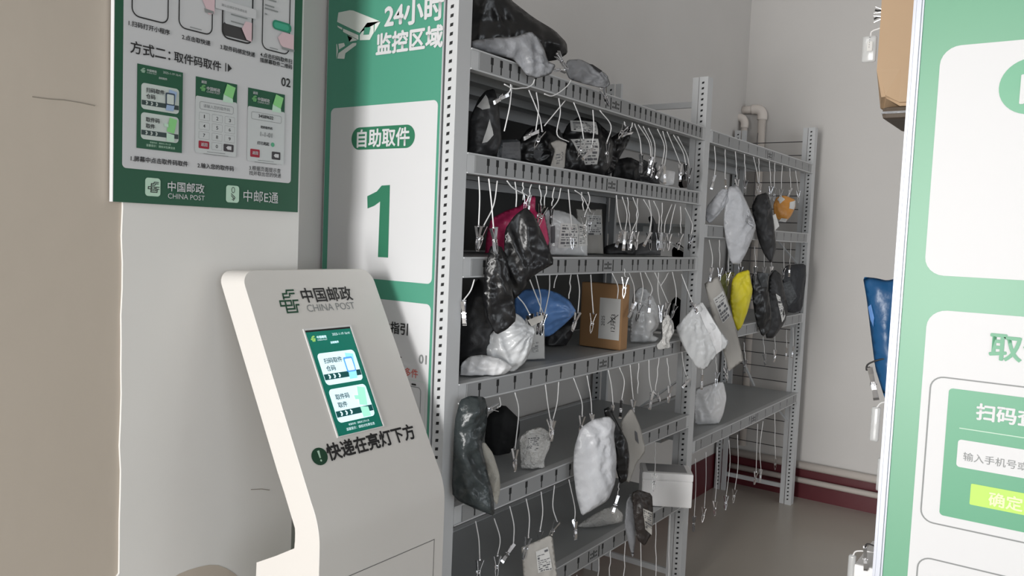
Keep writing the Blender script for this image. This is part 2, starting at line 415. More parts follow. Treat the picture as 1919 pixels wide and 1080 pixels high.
# ------------------------------------------------------------------ signs, poster, kiosk
def home_screen(F, x0, y0, x1, y1, parent, lit, skin, base=0):
    """pick-up home page with two cards; x0,y0 lower left, x1,y1 upper right in face coordinates"""
    w, h = x1-x0, y1-y0
    g = lambda fx, fy: (x0+fx*w, y1-fy*h)
    GR, WH, DK, TX, BL, CY, MI, ACC = skin
    F.ink('page', [[g(0, 1), g(1, 1), g(1, 0), g(0, 0)]], GR, parent, base+1)
    F.ink('emblem', emblem(x0+.07*w, y1-.095*h, .10*w, .055*h), ACC, parent, base+2)
    F.text('lettering', '中国邮政', g(.20, .072), g(.41, .072), WH, parent, base+2)
    F.text('lettering', 'CHINA POST', g(.20, .093), g(.41, .093), WH, parent, base+2, 0)
    F.text('lettering', '2025-1-19 16:41', g(.55, .056), g(.95, .056), WH, parent, base+2, 0)
    F.text('lettering', '自助取件', g(.46, .135), g(.64, .135), WH, parent, base+2)
    for k, (ya, yb) in enumerate(((.215, .525), (.565, .885))):
        u0, v0 = g(.085, yb); u1, v1 = g(.915, ya); hh = yb-ya
        F.ink('card', [rr(u0, v0, u1, v1, .075*w)], WH, parent, base+2)
        f = lambda a, b: g(.085+.83*a, ya+hh*b)
        F.ink('band', [[f(0.01, .84), f(.99, .84), f(.99, .66), f(0.01, .66)]], DK, parent, base+3)
        t1, t2 = ('扫码取件', '仓码') if k == 0 else ('取件码', '取件')
        F.text('lettering', t1, f(.12, .34), f(.60 if k == 0 else .48, .34), TX, parent, base+3)
        F.text('lettering', t2, f(.12, .58), f(.36, .58), TX, parent, base+3)
        ch = []
        for c in (.14, .27, .40):
            a, b, d = Vector(f(c-.02, .69)), Vector(f(c+.02, .75)), Vector(f(c-.02, .81)); ww = .028*w
            ch += [seg(a, b, ww), seg(b, d, ww)]
        F.ink('arrow_marks', ch, WH, parent, base+4)
        A, B, C_ = (CY, BL, WH) if k == 0 else (MI, MI, WH)
        if k == 0:
            F.ink('phone_picture', [[f(.63, .92), f(.84, .92), f(.93, .14), f(.72, .08)]], CY, parent, base+5)
            F.ink('phone_picture', [rr(*f(.62, .70), *f(.87, .22), .03*w)], BL, parent, base+6)
            F.ink('phone_picture', [rr(*f(.65, .66), *f(.84, .28), .02*w)], WH, parent, base+7)
        else:
            F.ink('phone_picture', [[f(.66, .98), f(.87, .98), f(.87, .70), f(.66, .66)]], PALEG if not lit else S_MINT, parent, base+5)
            F.ink('phone_picture', [[f(.66, .60), f(.86, .66), f(.94, .12), f(.74, .05)]], MI, parent, base+6)
            F.ink('phone_picture', [[f(.59, .42), f(.70, .44), f(.70, .32), f(.59, .30)]], PALEG if not lit else S_MINT, parent, base+7)
    F.text('lettering', '客服热线：请联系工作人员', g(.28, .925), g(.74, .925), WH if lit else PALEG, parent, base+2, 0)
    F.text('lettering', '温馨提示：请核对包裹信息', g(.20, .968), g(.84, .968), WH if lit else PALEG, parent, base+2, 0)
PRINT = (DGREEN, mat('poster_card', (0.50, 0.55, 0.52), .35), mat('poster_band', (0.03, 0.05, 0.05), .4), INKB, NAVY, PBLUE, LGREEN, PALEG)
LIT = (S_GREEN, S_WHITE, S_DARK, S_INK, S_BLUE, S_CYAN, S_MINT, S_LIME)

# --- poster on the near wall
PFX = XN+.016
PF = Face((PFX, 0, 0), (0, 1, 0), (0, 0, 1))
px = PF.px
PY0, PY1, PZ0, PZ1 = .783, 1.209, 1.413, 2.02
poster = empty('wall_poster', (PFX, PY0, PZ0))
tag(poster, 'green bordered instruction poster with phone screens on the white wall', 'poster')
obj('board', bbox((XN+.0052, PY0, PZ0), (PFX, PY1, PZ1)), WHITE, poster)
PF.ink('border', [[(PY0+.001, PZ0), (PY1, PZ0), (PY1, PZ1), (PY0+.001, PZ1)]], DGREEN, poster, 1)
PF.ink('sheet', [rr(.800, 1.4765, 1.187, PZ1-.02, .008)], POSTW, poster, 2)
def ptext(s, lb, rb, m=INKB, bold=.012, top=None, layer=4):
    a, b = px(*lb), px(*rb); z = (a.y+b.y)/2; a.y = b.y = z
    return PF.text('lettering', s, a, b, m, poster, layer, bold, top)
ptext('1.扫码打开小程序', (240,48), (317,67)); ptext('2.点击取快递', (340,73.5), (393,87))
ptext('3.取件码绑定快递', (411.7,92.5), (476.7,108)); ptext('4.点击扫码取件扫', (486.7,106), (546,121)); ptext('描屏幕取件二维码', (486,116), (546,131))
ptext('方式二：', (243,98), (318,116)); ptext('取件码取件', (325,115), (413,135))
a, b = px(421, 134), px(433, 130)
PF.ink('arrow_marks', [[(a.x, a.y), (a.x+.0022, a.y), (a.x+.0022, a.y+.017), (a.x, a.y+.017)], [(a.x+.006, a.y), (a.x+.0155, a.y+.0085), (a.x+.006, a.y+.017)]], INKB, poster, 4)
ptext('02', (526,161), (543,164))
ptext('1.屏幕中点击取件码取件', (244,303), (351,312)); ptext('2.输入您的取件码', (369,315), (437,321))
ptext('3.根据页面提示查', (466,319.5), (525,324.4), bold=.004); ptext('找并取出您的快递', (466,328.6), (525.5,333.8), bold=.004)
# row of cropped phones along the top
def phone(ll, lr, m=INKB, t=.0024):
    a, b = px(*ll), px(*lr); z = (a.y+b.y)/2
    PF.ink('phone_outline', ring(a.x, z, b.x, z+.16, .016, t), m, poster, 5)
    return a.x, z, b.x
x0, z0, x1 = phone((245,30), (314.5,47)); x0, z0, x1 = phone((333,51), (397,69))
PF.ink('hand_picture', [[(x1-.030, z0+.075), (x1-.010, z0+.040), (x1+.003, z0+.045), (x1+.004, z0+.10), (x1-.012, z0+.105)]], PINKI, poster, 6)
PF.ink('hand_picture', [[(x1-.020, z0+.050), (x1+.001, z0+.049), (x1+.001, z0+.044), (x1-.018, z0+.043)]], INKG, poster, 7)
PF.ink('home_mark', [rr(x0+.024, z0+.006, x0+.050, z0+.0075, .0005)], INKG, poster, 6)
x0, z0, x1 = phone((414,69), (472,87), t=.0032)
PF.ink('phone_shade', [rr(x0+.003, z0+.006, x1-.003, z0+.034, .008)], mat('phone_dark', (0.045, .043, .045), .4), poster, 4)
PF.ink('popup', [rr(x0+.006, z0+.030, x1-.004, z0+.15, .004)], mat('popup_grey', (0.46, .47, .48), .4), poster, 6)
PF.ink('popup', [rr(x0-.016, z0+.055, x1+.006, z0+.075, .002)], POSTW, poster, 7)
PF.text('lettering', '确认后绑定该快递信息', (x0-.002, z0+.062), (x0+.058, z0+.062), INKG, poster, 8, 0)
PF.ink('popup_lines', [[(x0+.02, z0+k), (x1-.015, z0+k), (x1-.015, z0+k+.0025), (x0+.02, z0+k+.0025)] for k in (.050, .036, .10, .115, .128)], INKG, poster, 8)
PF.ink('hand_picture', [[(x0+.046, z0+.028), (x0+.058, z0+.008), (x1-.004, z0+.006), (x1-.004, z0+.045), (x0+.055, z0+.045)]], PINKI, poster, 9)
x0, z0, x1 = phone((489,90), (541,106))
PF.ink('popup_lines', [[(x0+.006, z0+k), (x0+q, z0+k), (x0+q, z0+k+.0028), (x0+.006, z0+k+.0028)] for k, q in ((.105, .035), (.092, .030), (.085, .04), (.073, .012), (.118, .03))], INKG, poster, 6)
PF.ink('scan_button', [rr(x0+.026, z0+.048, x1+.003, z0+.068, .009)], mat('teal_button', (0.02, .22, .13), .4), poster, 7)
PF.ink('scan_button', [rr(x0+.029, z0+.051, x1-.004, z0+.064, .006)], mat('teal_button_face', (0.05, .34, .22), .4), poster, 8)
PF.ink('hand_picture', [[(x0+.040, z0+.032), (x0+.048, z0+.018), (x0+.060, z0+.012), (x1+.010, z0+.014), (x1+.009, z0+.046), (x0+.052, z0+.046)]], PINKI, poster, 9)
PF.ink('hand_picture', [[(x0+.050, z0+.0145), (x1+.011, z0+.0145), (x1+.011, z0+.010), (x0+.052, z0+.010)]], INKG, poster, 10)
PF.ink('home_mark', [rr(x0+.02, z0+.006, x0+.042, z0+.0075, .0005)], INKG, poster, 6)
# three pictured screens
A, B = px(256,119), px(339.5,287); home_screen(PF, A.x, B.y, B.x, A.y, poster, False, PRINT, 4)
def keypad_page(A, B, full):
    x0, y1, x1, y0 = A.x, A.y, B.x, B.y; w, h = x1-x0, y1-y0
    g = lambda fx, fy: (x0+fx*w, y1-fy*h)
    PF.ink('page_header', [[g(0, .30), g(1, .30), g(1, 0), g(0, 0)]], DGREEN, poster, 4)
    PF.ink('page_body', [rr(*g(0, 1), *g(1, .25), .004)], mat('page_grey', (.50, .52, .52), .4), poster, 5)
    PF.ink('emblem', emblem(*g(.10, .175), .13*w, .08*h), LGREEN, poster, 6)
    PF.text('lettering', '中国邮政', g(.25, .155), g(.57, .155), POSTW, poster, 6)
    PF.text('lettering', 'CHINA POST', g(.25, .185), g(.57, .185), POSTW, poster, 6, 0)
    PF.text('lettering', '返回', g(.12, .075), g(.24, .075), POSTW, poster, 6)
    PF.ink('phone_picture', [[g(.64, .27), g(.90, .27), g(.88, .18), g(.66, .16)]], PALEG, poster, 6)
    PF.ink('phone_picture', [[g(.66, .17), g(.88, .21), g(.95, .05), g(.74, .02)]], LGREEN, poster, 7)
    PF.ink('input_field', ring(*g(.09, .42), *g(.91, .315), .004, .0008), INKG, poster, 6)
    if full:
        PF.text('lettering', '请输入您的取件码', g(.18, .39), g(.82, .39), INKG, poster, 6, 0)
        keys = ['1', '2', '3', '4', '5', '6', '7', '8', '9', None, '0', None]
        for k, s in enumerate(keys):
            i, j = k % 3, k//3
            fx, fy = .08+i*.31, .46+j*.125
            if s:
                PF.ink('key_outline', ring(*g(fx, fy+.10), *g(fx+.25, fy), .0015, .0004), INKG, poster, 6)
                PF.text('lettering', s, g(fx+(.115 if s == '1' else .10), fy+.072), g(fx+(.135 if s == '1' else .15), fy+.072), INKB, poster, 6, .004, top=.045*h)
        fy = .46+3*.125
        PF.ink('back_key', [rr(*g(.08, fy+.10), *g(.33, fy), .002)], MAROON, poster, 6)
        PF.text('lettering', '返回', g(.13, fy+.07), g(.28, fy+.07), POSTW, poster, 7)
        PF.ink('delete_key', [rr(*g(.68, fy+.10), *g(.93, fy), .002)], mat('key_dark', (.04, .035, .04), .4), poster, 6)
        PF.ink('delete_key', [[g(.74, fy+.05), g(.78, fy+.025), g(.87, fy+.025), g(.87, fy+.075), g(.78, fy+.075)]], POSTW, poster, 7)
        PF.ink('fine_print', [rr(*g(.28, .975), *g(.72, .968), .0002), rr(*g(.2, 1.005), *g(.8, .998), .0002)], INKG, poster, 6)
    else:
        PF.text('lettering', '34589632', g(.28, .385), g(.68, .385), INKB, poster, 6)
        PF.text('lettering', '您的取件码', g(.34, .53), g(.66, .53), INKB, poster, 6)
        PF.text('lettering', '1-1-01', g(.34, .64), g(.66, .64), INKG, poster, 6)
        PF.text('lettering', '灯已亮起', g(.26, .76), g(.58, .76), INKB, poster, 6)
        PF.ink('lamp_mark', [disc(g(.68, .735), .05*w)], MGREEN, poster, 6)
        PF.ink('back_key', [rr(*g(.08, .94), *g(.33, .83), .002)], MAROON, poster, 6)
        PF.text('lettering', '返回', g(.13, .905), g(.28, .905), POSTW, poster, 7)
        PF.ink('delete_key', [rr(*g(.66, .94), *g(.90, .83), .002)], mat('key_dark', (.04, .035, .04), .4), poster, 6)
        PF.ink('delete_key', [[g(.71, .885), g(.75, .86), g(.85, .86), g(.85, .91), g(.75, .91)]], POSTW, poster, 7)
        PF.ink('fine_print', [rr(*g(.28, .98), *g(.72, .973), .0002), rr(*g(.2, 1.01), *g(.8, 1.003), .0002)], INKG, poster, 6)
keypad_page(px(366,143), px(441,295), True); keypad_page(px(464,164), px(530,309), False)
# foot of the poster: two logos
A, B = px(271,367), px(300,335); PF.ink('logo_tile', [rr(A.x, A.y, B.x, B.y, .006)], PALEG, poster, 3)
PF.ink('emblem', emblem(A.x+.0055, A.y+.007, .024, B.y-A.y-.014), INKB, poster, 4)
ptext('中国邮政', (313,359.5), (381.5,362), POSTW); ptext('CHINA POST', (313.5,372.5), (382.5,375.5), POSTW, 0)
A, B = px(422.5,379), px(447.5,349); PF.ink('logo_tile', [rr(A.x, A.y, B.x, B.y, .006)], PALEG, poster, 3)
cx, cz = (A.x+B.x)/2, (A.y+B.y)/2
ov = disc((cx+.001, cz+.0085), .0042, .0062); iv = disc((cx+.001, cz+.0085), .0030, .0050)
PF.ink('bee_emblem', [[ov[k], ov[(k+1) % 24], iv[(k+1) % 24], iv[k]] for k in range(24)]+[seg((cx-.004, cz+.001), (cx+.005, cz-.006), .0014), seg((cx-.004, cz-.003), (cx+.003, cz-.009), .0014), seg((cx+.001, cz-.014), (cx+.006, cz-.007), .0014), seg((cx-.002, cz-.012), (cx+.003, cz-.009), .0013), seg((cx+.005, cz-.006), (cx+.006, cz-.008), .0014)], INKB, poster, 4)
ptext('中邮E通', (455,378), (520,381.5), POSTW, .004)

# --- sign boards on the rack ends
def sign(name, x0, x1, y, z0, z1, label, trim):
    root = empty(name, (x0, y, z0)); tag(root, label, 'sign')
    obj('board', bbox((x0, y, z0), (x1, y+.004, z1)), WHITE, root)
    return root, Face((0, y, 0), (1, 0, 0), (0, 0, 1))
SY = Y1-.006
sign1, SF = sign('rack_sign', -1.630, -1.239, SY, .25, 2.06, 'tall green and white sign with a large figure one beside the near rack', .004)
SF.ink('ground', [[(-1.628, .25), (-1.2405, .25), (-1.2405, 2.06), (-1.628, 2.06)]], GREEN, sign1, 1)
def stext(F, root, s, lb, rb, m, bold=.012, layer=4, top=None, flat=True):
    a, b = F.px(*lb), F.px(*rb)
    if flat: a.y = b.y = (a.y+b.y)/2
    return F.text('lettering', s, a, b, m, root, layer, bold, top)
SF.ink('card', [rr(-1.609, 1.259, -1.2475, 1.686, .014)], WHITE, sign1, 2)
SF.ink('card', [rr(-1.609, .55, -1.2475, 1.211, .014)], WHITE, sign1, 2)
A, B = SF.px(659,283), SF.px(779,232); SF.ink('pill', [rr(A.x, A.y+.002, B.x, B.y-.001, (B.y-A.y-.003)/2, 10)], mat('badge_green', (0.025, .17, .09), .45), sign1, 3)
stext(SF, sign1, '自助取件', (670,279), (768,271), WHITE, .02)
one = [SF.px(a, b) for a, b in ((731.5,347), (716,348), (707,359), (689,368), (689.5,391), (702,386), (713,378), (709,482), (728,483))]
SF.ink('figure', [one], mat('figure_green', (0.025, .17, .095), .45), sign1, 3)
stext(SF, sign1, '24小时', (722,54), (831.5,36), WHITE, .03); stext(SF, sign1, '监控区域', (706,104), (830,88), WHITE, .03)
ic = lambda *pts: [SF.px(620+a/8, b/8) for a, b in pts]
CAMW = mat('camera_icon_white', (0.74, .78, .74), .5)
SF.ink('camera_icon', [ic((100,330),(120,190),(290,155),(340,160),(740,320),(550,345),(440,495)), ic((105,385),(180,420),(175,450),(110,410)), ic((190,430),(420,530),(420,600),(190,480)),
    ic((440,530),(555,355),(650,345),(650,490),(590,600),(440,605)), ic((665,345),(750,330),(660,490)), ic((255,535),(330,570),(300,610),(285,630),(405,605),(340,565)),
    ic((90,665),(100,660),(115,760),(110,790),(90,890)), ic((120,660),(205,645),(220,690),(130,745)), ic((105,880),(120,800),(330,650),(390,645),(385,680),(225,800),(210,885))], CAMW, sign1, 3)
SF.ink('camera_icon', [ic((495,525),(515,415),(605,410),(580,520))], GREEN, sign1, 4)
stext(SF, sign1, '取件指引', (699,621), (765,628), INKB); stext(SF, sign1, '01', (786,681), (800,683.5), INKG); stext(SF, sign1, '可取多件', (732,701), (784,709), INKR, .005)
A = SF.px(748,674); SF.ink('arrow_marks', [[(A.x, A.y), (A.x+.010, A.y+.006), (A.x, A.y+.013)]], INKB, sign1, 4)
A, B = SF.px(735,830), SF.px(790,727); SF.ink('phone_outline', ring(A.x-.02, A.y-.03, B.x, B.y, .010, .0016), INKG, sign1, 4)
A, B = SF.px(725,840), SF.px(799,717); SF.ink('phone_outline', ring(A.x-.02, A.y-.05, B.x, B.y, .004, .0006), PALEG, sign1, 3)
SF.ink('notch', [rr(B.x-.045, B.y-.012, B.x-.03, B.y-.008, .002)], INKB, sign1, 5)

TX0 = -.253
sign2, TF = sign('rack_sign', TX0, .24, SY, .22, 2.08, 'big pale green sign in an aluminium edge at the right of the aisle', .004)
G2 = mat('pale_sign_green', (0.13, .35, .215), .38)
TF.ink('ground', [[(TX0+.001, .22), (.239, .22), (.239, 2.08), (TX0+.001, 2.08)]], G2, sign2, 1)
bm = bmesh.new()
for a, b, c, d in ((TX0-.002, TX0+.0095, .22, 2.08),):
    box(bm, (a, SY-.009, c), (b, SY+.010, d)); box(bm, (a+.0025, SY-.0105, c), (a+.0045, SY-.009, d)); box(bm, (b, SY-.004, c), (b+.003, SY-.001, d))
obj('edge_profile', bm, ALU, sign2)
TF.ink('card', [rr(-.2125, 1.3465, .20, 1.7035, .028)], WHITE, sign2, 2)
TF.ink('card', [rr(-.2035, .45, .20, 1.292, .028)], WHITE, sign2, 2)
A, B = TF.px(1872,165), TF.px(1900,120); zc = A.y; SF_h = .0415
B2 = mat('badge_green_pale', (0.11, .36, .21), .4)
TF.ink('pill', [rr(A.x, zc-SF_h, .12, zc+SF_h, SF_h, 10)], B2, sign2, 3)
A = TF.px(1911,195); TF.text('lettering', '自助取件', (A.x, A.y), (A.x+.20, A.y), WHITE, sign2, 4, .02)
TG = mat('title_green', (0.125, .36, .215), .45)
A = TF.px(1853,673); TF.text('lettering', '取件指引', (A.x, A.y), (A.x+.170, A.y), TG, sign2, 4, .022)
A, B = TF.px(1744,703), TF.px(1732,978); TF.ink('frame_outline', ring(A.x, B.y, .19, A.y, .020, .0022), INKG, sign2, 3)
A, B = TF.px(1777,727), TF.px(1762,965); TF.ink('phone_page', [rr((A.x+B.x)/2, B.y, .17, A.y, .006)], mat('page_green', (0.085, .32, .18), .4), sign2, 3)
A = TF.px(1829,786); TF.text('lettering', '扫码查询取件', (A.x, A.y), (A.x+.162, A.y), WHITE, sign2, 4, .025)
A = TF.px(1798,803); TF.ink('rule', [[(A.x, A.y), (.15, A.y), (.15, A.y+.0016), (A.x, A.y+.0016)]], PALEG, sign2, 4)
A, B = TF.px(1796,823), TF.px(1792,874); TF.ink('input_field', [rr((A.x+B.x)/2, B.y, .15, A.y, .005)], WHITE, sign2, 4)
A, B = TF.px(1805,862), TF.px(1926,884); TF.text('lettering', '输入手机号或', (A.x, (A.y+B.y)/2), (B.x, (A.y+B.y)/2), INKG, sign2, 5, .004)
A, B = TF.px(1820,906), TF.px(1817,945); TF.ink('confirm_button', [rr((A.x+B.x)/2, B.y, .13, A.y, .002)], LIME, sign2, 4)
A, B = TF.px(1852,949), TF.px(1916,957); TF.text('lettering', '确定', (A.x, (A.y+B.y)/2), (B.x, (A.y+B.y)/2), mat('button_pale', (.72, .85, .42), .4), sign2, 5, .02)
A = TF.px(1720,1040); TF.ink('frame_outline', ring(A.x, .50, .19, A.y, .020, .0022), INKG, sign2, 3)

# --- self service kiosk
KY0, KY1 = 1.0016, 1.3616
kiosk = empty('pickup_kiosk', (-1.2, KY0, 0)); tag(kiosk, 'white self service pick up kiosk with a lit green screen in its sloping face', 'kiosk')
sl = -.541; nrm = Vector((1, -sl)).normalized()      # outward normal of the sloping face in XZ
zb, xb, zt = .845, -1.1435, 1.288
xt = xb+sl*(zt-zb)
path = []                                            # (front xz, back xz, half-width trim)
T = .078
for z in (.01, .3, .64): path.append(((-1.1285, z), (-1.315, z), 0))
path.append(((-1.1285, .706), (-1.313, .706), 0))
path.append(((-1.1285, .74), (-1.255, .735), 0)); path.append(((-1.1285, .77), (-1.200, .765), 0)); path.append(((-1.1288, .785), (-1.1985, .78), 0))
for k in range(1, 9):
    t = k/8; z = .785+.08*t; x = -1.1288+sl*.5*.095*t*t
    path.append(((x, z), (-1.1985+(sl*(z-.803) if z > .803 else 0), z), 0))
xs, zs = path[-1][0]
R = .034
L = math.hypot(xt-xs, zt-zs)
ux, uz = (xt-xs)/L, (zt-zs)/L
bm = bmesh.new()
def samp(p):
    if isinstance(p[0], tuple): return p[0], p[1], 0
    d = p[0]; f = (xs+ux*d, zs+uz*d); bk = (f[0]-T*.99, f[1]-.004)
    return f, bk, d
fine = [p for p in path if isinstance(p[0], tuple)]
ds = [L*k/10 for k in range(1, 10)]; ds = [d for d in ds if d < L-R-.005]+[L-R+R*math.sin(k/8*math.pi/2) for k in range(0, 9)]
rings = []
for p in fine+[(d, None, 0) for d in ds]:
    f, bk, d = samp(p)
    e = d-(L-R); tr = R-math.sqrt(max(R*R-e*e, 0)) if e > 0 else 0
    rings.append([bm.verts.new(q) for q in ((f[0], KY0+tr, f[1]), (f[0], KY1-tr, f[1]), (bk[0], KY1-tr, bk[1]), (bk[0], KY0+tr, bk[1]))])
for a, b in zip(rings, rings[1:]):
    for i in range(4): bm.faces.new([a[i], a[(i+1) % 4], b[(i+1) % 4], b[i]])
bm.faces.new(rings[0][::-1]); bm.faces.new(rings[-1])
bmesh.ops.recalc_face_normals(bm, faces=bm.faces)
body = obj('body', bm, KIOSKW, kiosk)
for p in body.data.polygons: p.use_smooth = True
try: body.data.set_sharp_from_angle(angle=math.radians(40))
except Exception: pass
mb = body.modifiers.new('edge', 'BEVEL'); mb.width = .0025; mb.segments = 2; mb.limit_method = 'ANGLE'; mb.angle_limit = math.radians(50)
KF = Face((xs, KY0, zs), (0, 1, 0), (ux, 0, uz)); kp = KF.px
A, B = kp(568.5,620.2), kp(719.8,799.2); C1, D1 = kp(653.7,613.2), kp(634.6,817.7)
sx0, sx1, sz0, sz1 = (A.x+D1.x)/2, (C1.x+B.x)/2, (B.y+D1.y)/2, (A.y+C1.y)/2
bm = bmesh.new()
for q in ((sx0-.003, sz0-.002, sx0, sz1+.004), (sx1, sz0-.002, sx1+.003, sz1+.004), (sx0, sz1, sx1, sz1+.004), (sx0, sz0-.002, sx1, sz0)):
    a, b, c, d = q
    hexa(bm, [KF.w(s_, .0) for s_ in ((a, b), (c, b), (c, d), (a, d))], [KF.w(s_, .0022) for s_ in ((a, b), (c, b), (c, d), (a, d))])
obj('bezel', bm, mat('bezel_white', (0.72, .71, .70), .4), kiosk)
scr = KF.ink('screen', [[(sx0, sz0), (sx1, sz0), (sx1, sz1), (sx0, sz1)]], INKB, kiosk, 1)
home_screen(KF, sx0+.001, sz0, sx1-.001, sz1-.004, scr, True, LIT)
def ktext(s, lb, rb, m, bold, top=None):
    a, b = kp(*lb), kp(*rb); a.y = b.y = (a.y+b.y)/2; return KF.text('lettering', s, a, b, m, kiosk, 2, bold, top)
a, b = kp(568.5,567.5), kp(662.5,564); KF.text('lettering', '中国邮政', (a.x, (a.y+b.y)/2), (b.x, (a.y+b.y)/2), INKB, kiosk, 2, .012)
ktext('CHINA POST', (577,584.5), (666,579.5), INKG, -.004)
a, b = kp(537,588), kp(556.5,542.5); c = kp(523.5,570)
KF.ink('emblem', emblem(c.x+.001, a.y, (kp(561,570).x-c.x), b.y-a.y), mat('emblem_green', (0.008, .065, .03), .5), kiosk, 2)
a, b = kp(617,864), kp(780,823); KF.text('lettering', '快递在亮灯下方', (a.x, (a.y+b.y)/2), (b.x, (a.y+b.y)/2), INKB, kiosk, 2, .025)
c = kp(598.5,856); KF.ink('notice_badge', [disc((c.x, c.y), .0195, .0175)], mat('badge_dark', (0.006, .05, .022), .5), kiosk, 2)
KF.ink('notice_badge', [[(c.x-.0028, c.y+.0115), (c.x+.0028, c.y+.0115), (c.x+.0016, c.y-.0035), (c.x-.0016, c.y-.0035)], disc((c.x, c.y-.0085), .0022, .0022, 10)], PALEG, kiosk, 3)
GF = Face((-1.1285, 0, 0), (0, 1, 0), (0, 0, 1))
a, b = GF.px(700,1078), GF.px(813.5,1029)
GF.ink('door_gap', [[(KY0+.035, .705), (b.x, .705), (b.x, .7065), (KY0+.035, .7065)], [(b.x-.0015, .1), (b.x, .1), (b.x, .7065), (b.x-.0015, .7065)]], mat('gap_shadow', (0.12, .115, .11), .7), kiosk, 1)
# ------------------------------------------------------------------ parcels
def plastic(name, col, rough=.32, bump=.35, scale=38, coat=.0, **k): return mat(name, col, rough, bump=bump, scale=scale, coat=coat, **k)
BLACK = plastic('black_poly', (0.009, 0.009, 0.010), .30, .28, 16)
BLACK2 = plastic('soft_black_poly', (0.020, 0.020, 0.022), .45, .3, 25)
CHAR = plastic('charcoal_poly', (0.055, 0.06, 0.065), .38, .4, 40)
GREYP = plastic('grey_poly', (0.24, 0.245, 0.26), .38, .45, 36)
LGREY = plastic('light_grey_poly', (0.50, 0.51, 0.54), .36, .45, 36)
SILVER = plastic('silver_poly', (0.60, 0.61, 0.62), .25, .3, 30, coat=.3)
WHITEP = plastic('white_poly', (0.74, 0.74, 0.75), .30, .35, 30, coat=.2)
PAPER = plastic('white_paper', (0.66, 0.655, 0.64), .6, .08, 30)
BEIGEP = plastic('beige_mailer', (0.46, 0.44, 0.41), .6, .15, 30)
PINKP = plastic('pink_poly', (0.66, 0.045, 0.16), .33, .35, 30)
BLUEP = plastic('blue_poly', (0.14, 0.30, 0.66), .30, .35, 26, coat=.2)
NAVYP = plastic('deep_blue_poly', (0.008, 0.075, 0.20), .35, .25, 26)
YELLOW = plastic('yellow_poly', (0.72, 0.62, 0.02), .4, .25, 26)
ORANGE = plastic('orange_tape', (0.62, 0.27, 0.05), .4, .2, 30)
OLIVE = plastic('olive_poly', (0.20, 0.21, 0.05), .5, .2, 30)
BUBBLE = plastic('bubble_wrap', (0.68, 0.67, 0.65), .3, .9, 110, coat=.3)
CREAM = plastic('cream_bubble_mailer', (0.45, 0.43, 0.38), .5, .5, 60)
CARTON = mat('brown_cardboard', (0.36, 0.20, 0.09), .7, bump=.05, scale=50, var=.08)
CARTON2 = mat('tan_cardboard', (0.46, 0.32, 0.20), .7, bump=.05, scale=40, var=.08)
FOAM = mat('white_foam', (0.93, 0.92, 0.92), .65, bump=.12, scale=220)
PRN = mat('faded_print', (0.13, 0.13, 0.14), .6)
CLEAR = mat('clear_plastic', (0.75, 0.77, 0.78), .12, alpha=.42, spec=.8)

def chaikin(P, n=1):
    for _ in range(n):
        Q = []
        for i in range(len(P)):
            a, b = P[i], P[(i+1) % len(P)]; Q += [a.lerp(b, .14), a.lerp(b, .86)]
        P = Q
    return P
def inside(p, P):
    c = False
    for i in range(len(P)):
        a, b = P[i], P[i-1]
        if (a.y > p.y) != (b.y > p.y) and p.x < (b.x-a.x)*(p.y-a.y)/(b.y-a.y)+a.x: c = not c
    return c
def dist(p, P):
    m = 9e9
    for i in range(len(P)):
        a, b = P[i-1], P[i]; d = b-a; L = d.length_squared
        t = 0 if L == 0 else max(0, min(1, (p-a).dot(d)/L)); m = min(m, (p-a-d*t).length)
    return m
def fill(P, step):
    """triangulated region: verts and faces"""
    B = []
    for i in range(len(P)):
        a, b = P[i], P[(i+1) % len(P)]; k = max(1, int((b-a).length/step))
        B += [a.lerp(b, j/k) for j in range(k)]
    x0, x1 = min(p.x for p in B), max(p.x for p in B); y0, y1 = min(p.y for p in B), max(p.y for p in B)
    V = list(B); y = y0; r = 0
    while y < y1:
        x = x0+(step/2 if r % 2 else 0)
        while x < x1:
            p = Vector((x, y))
            if inside(p, P) and dist(p, P) > step*.45: V.append(p)
            x += step
        y += step*.87; r += 1
    n = len(B)
    vo, ed, fo, ov, oe, of = delaunay_2d_cdt(V, [(i, (i+1) % n) for i in range(n)], [], 1, 1e-6)
    return vo, fo, n
LABELS = set()
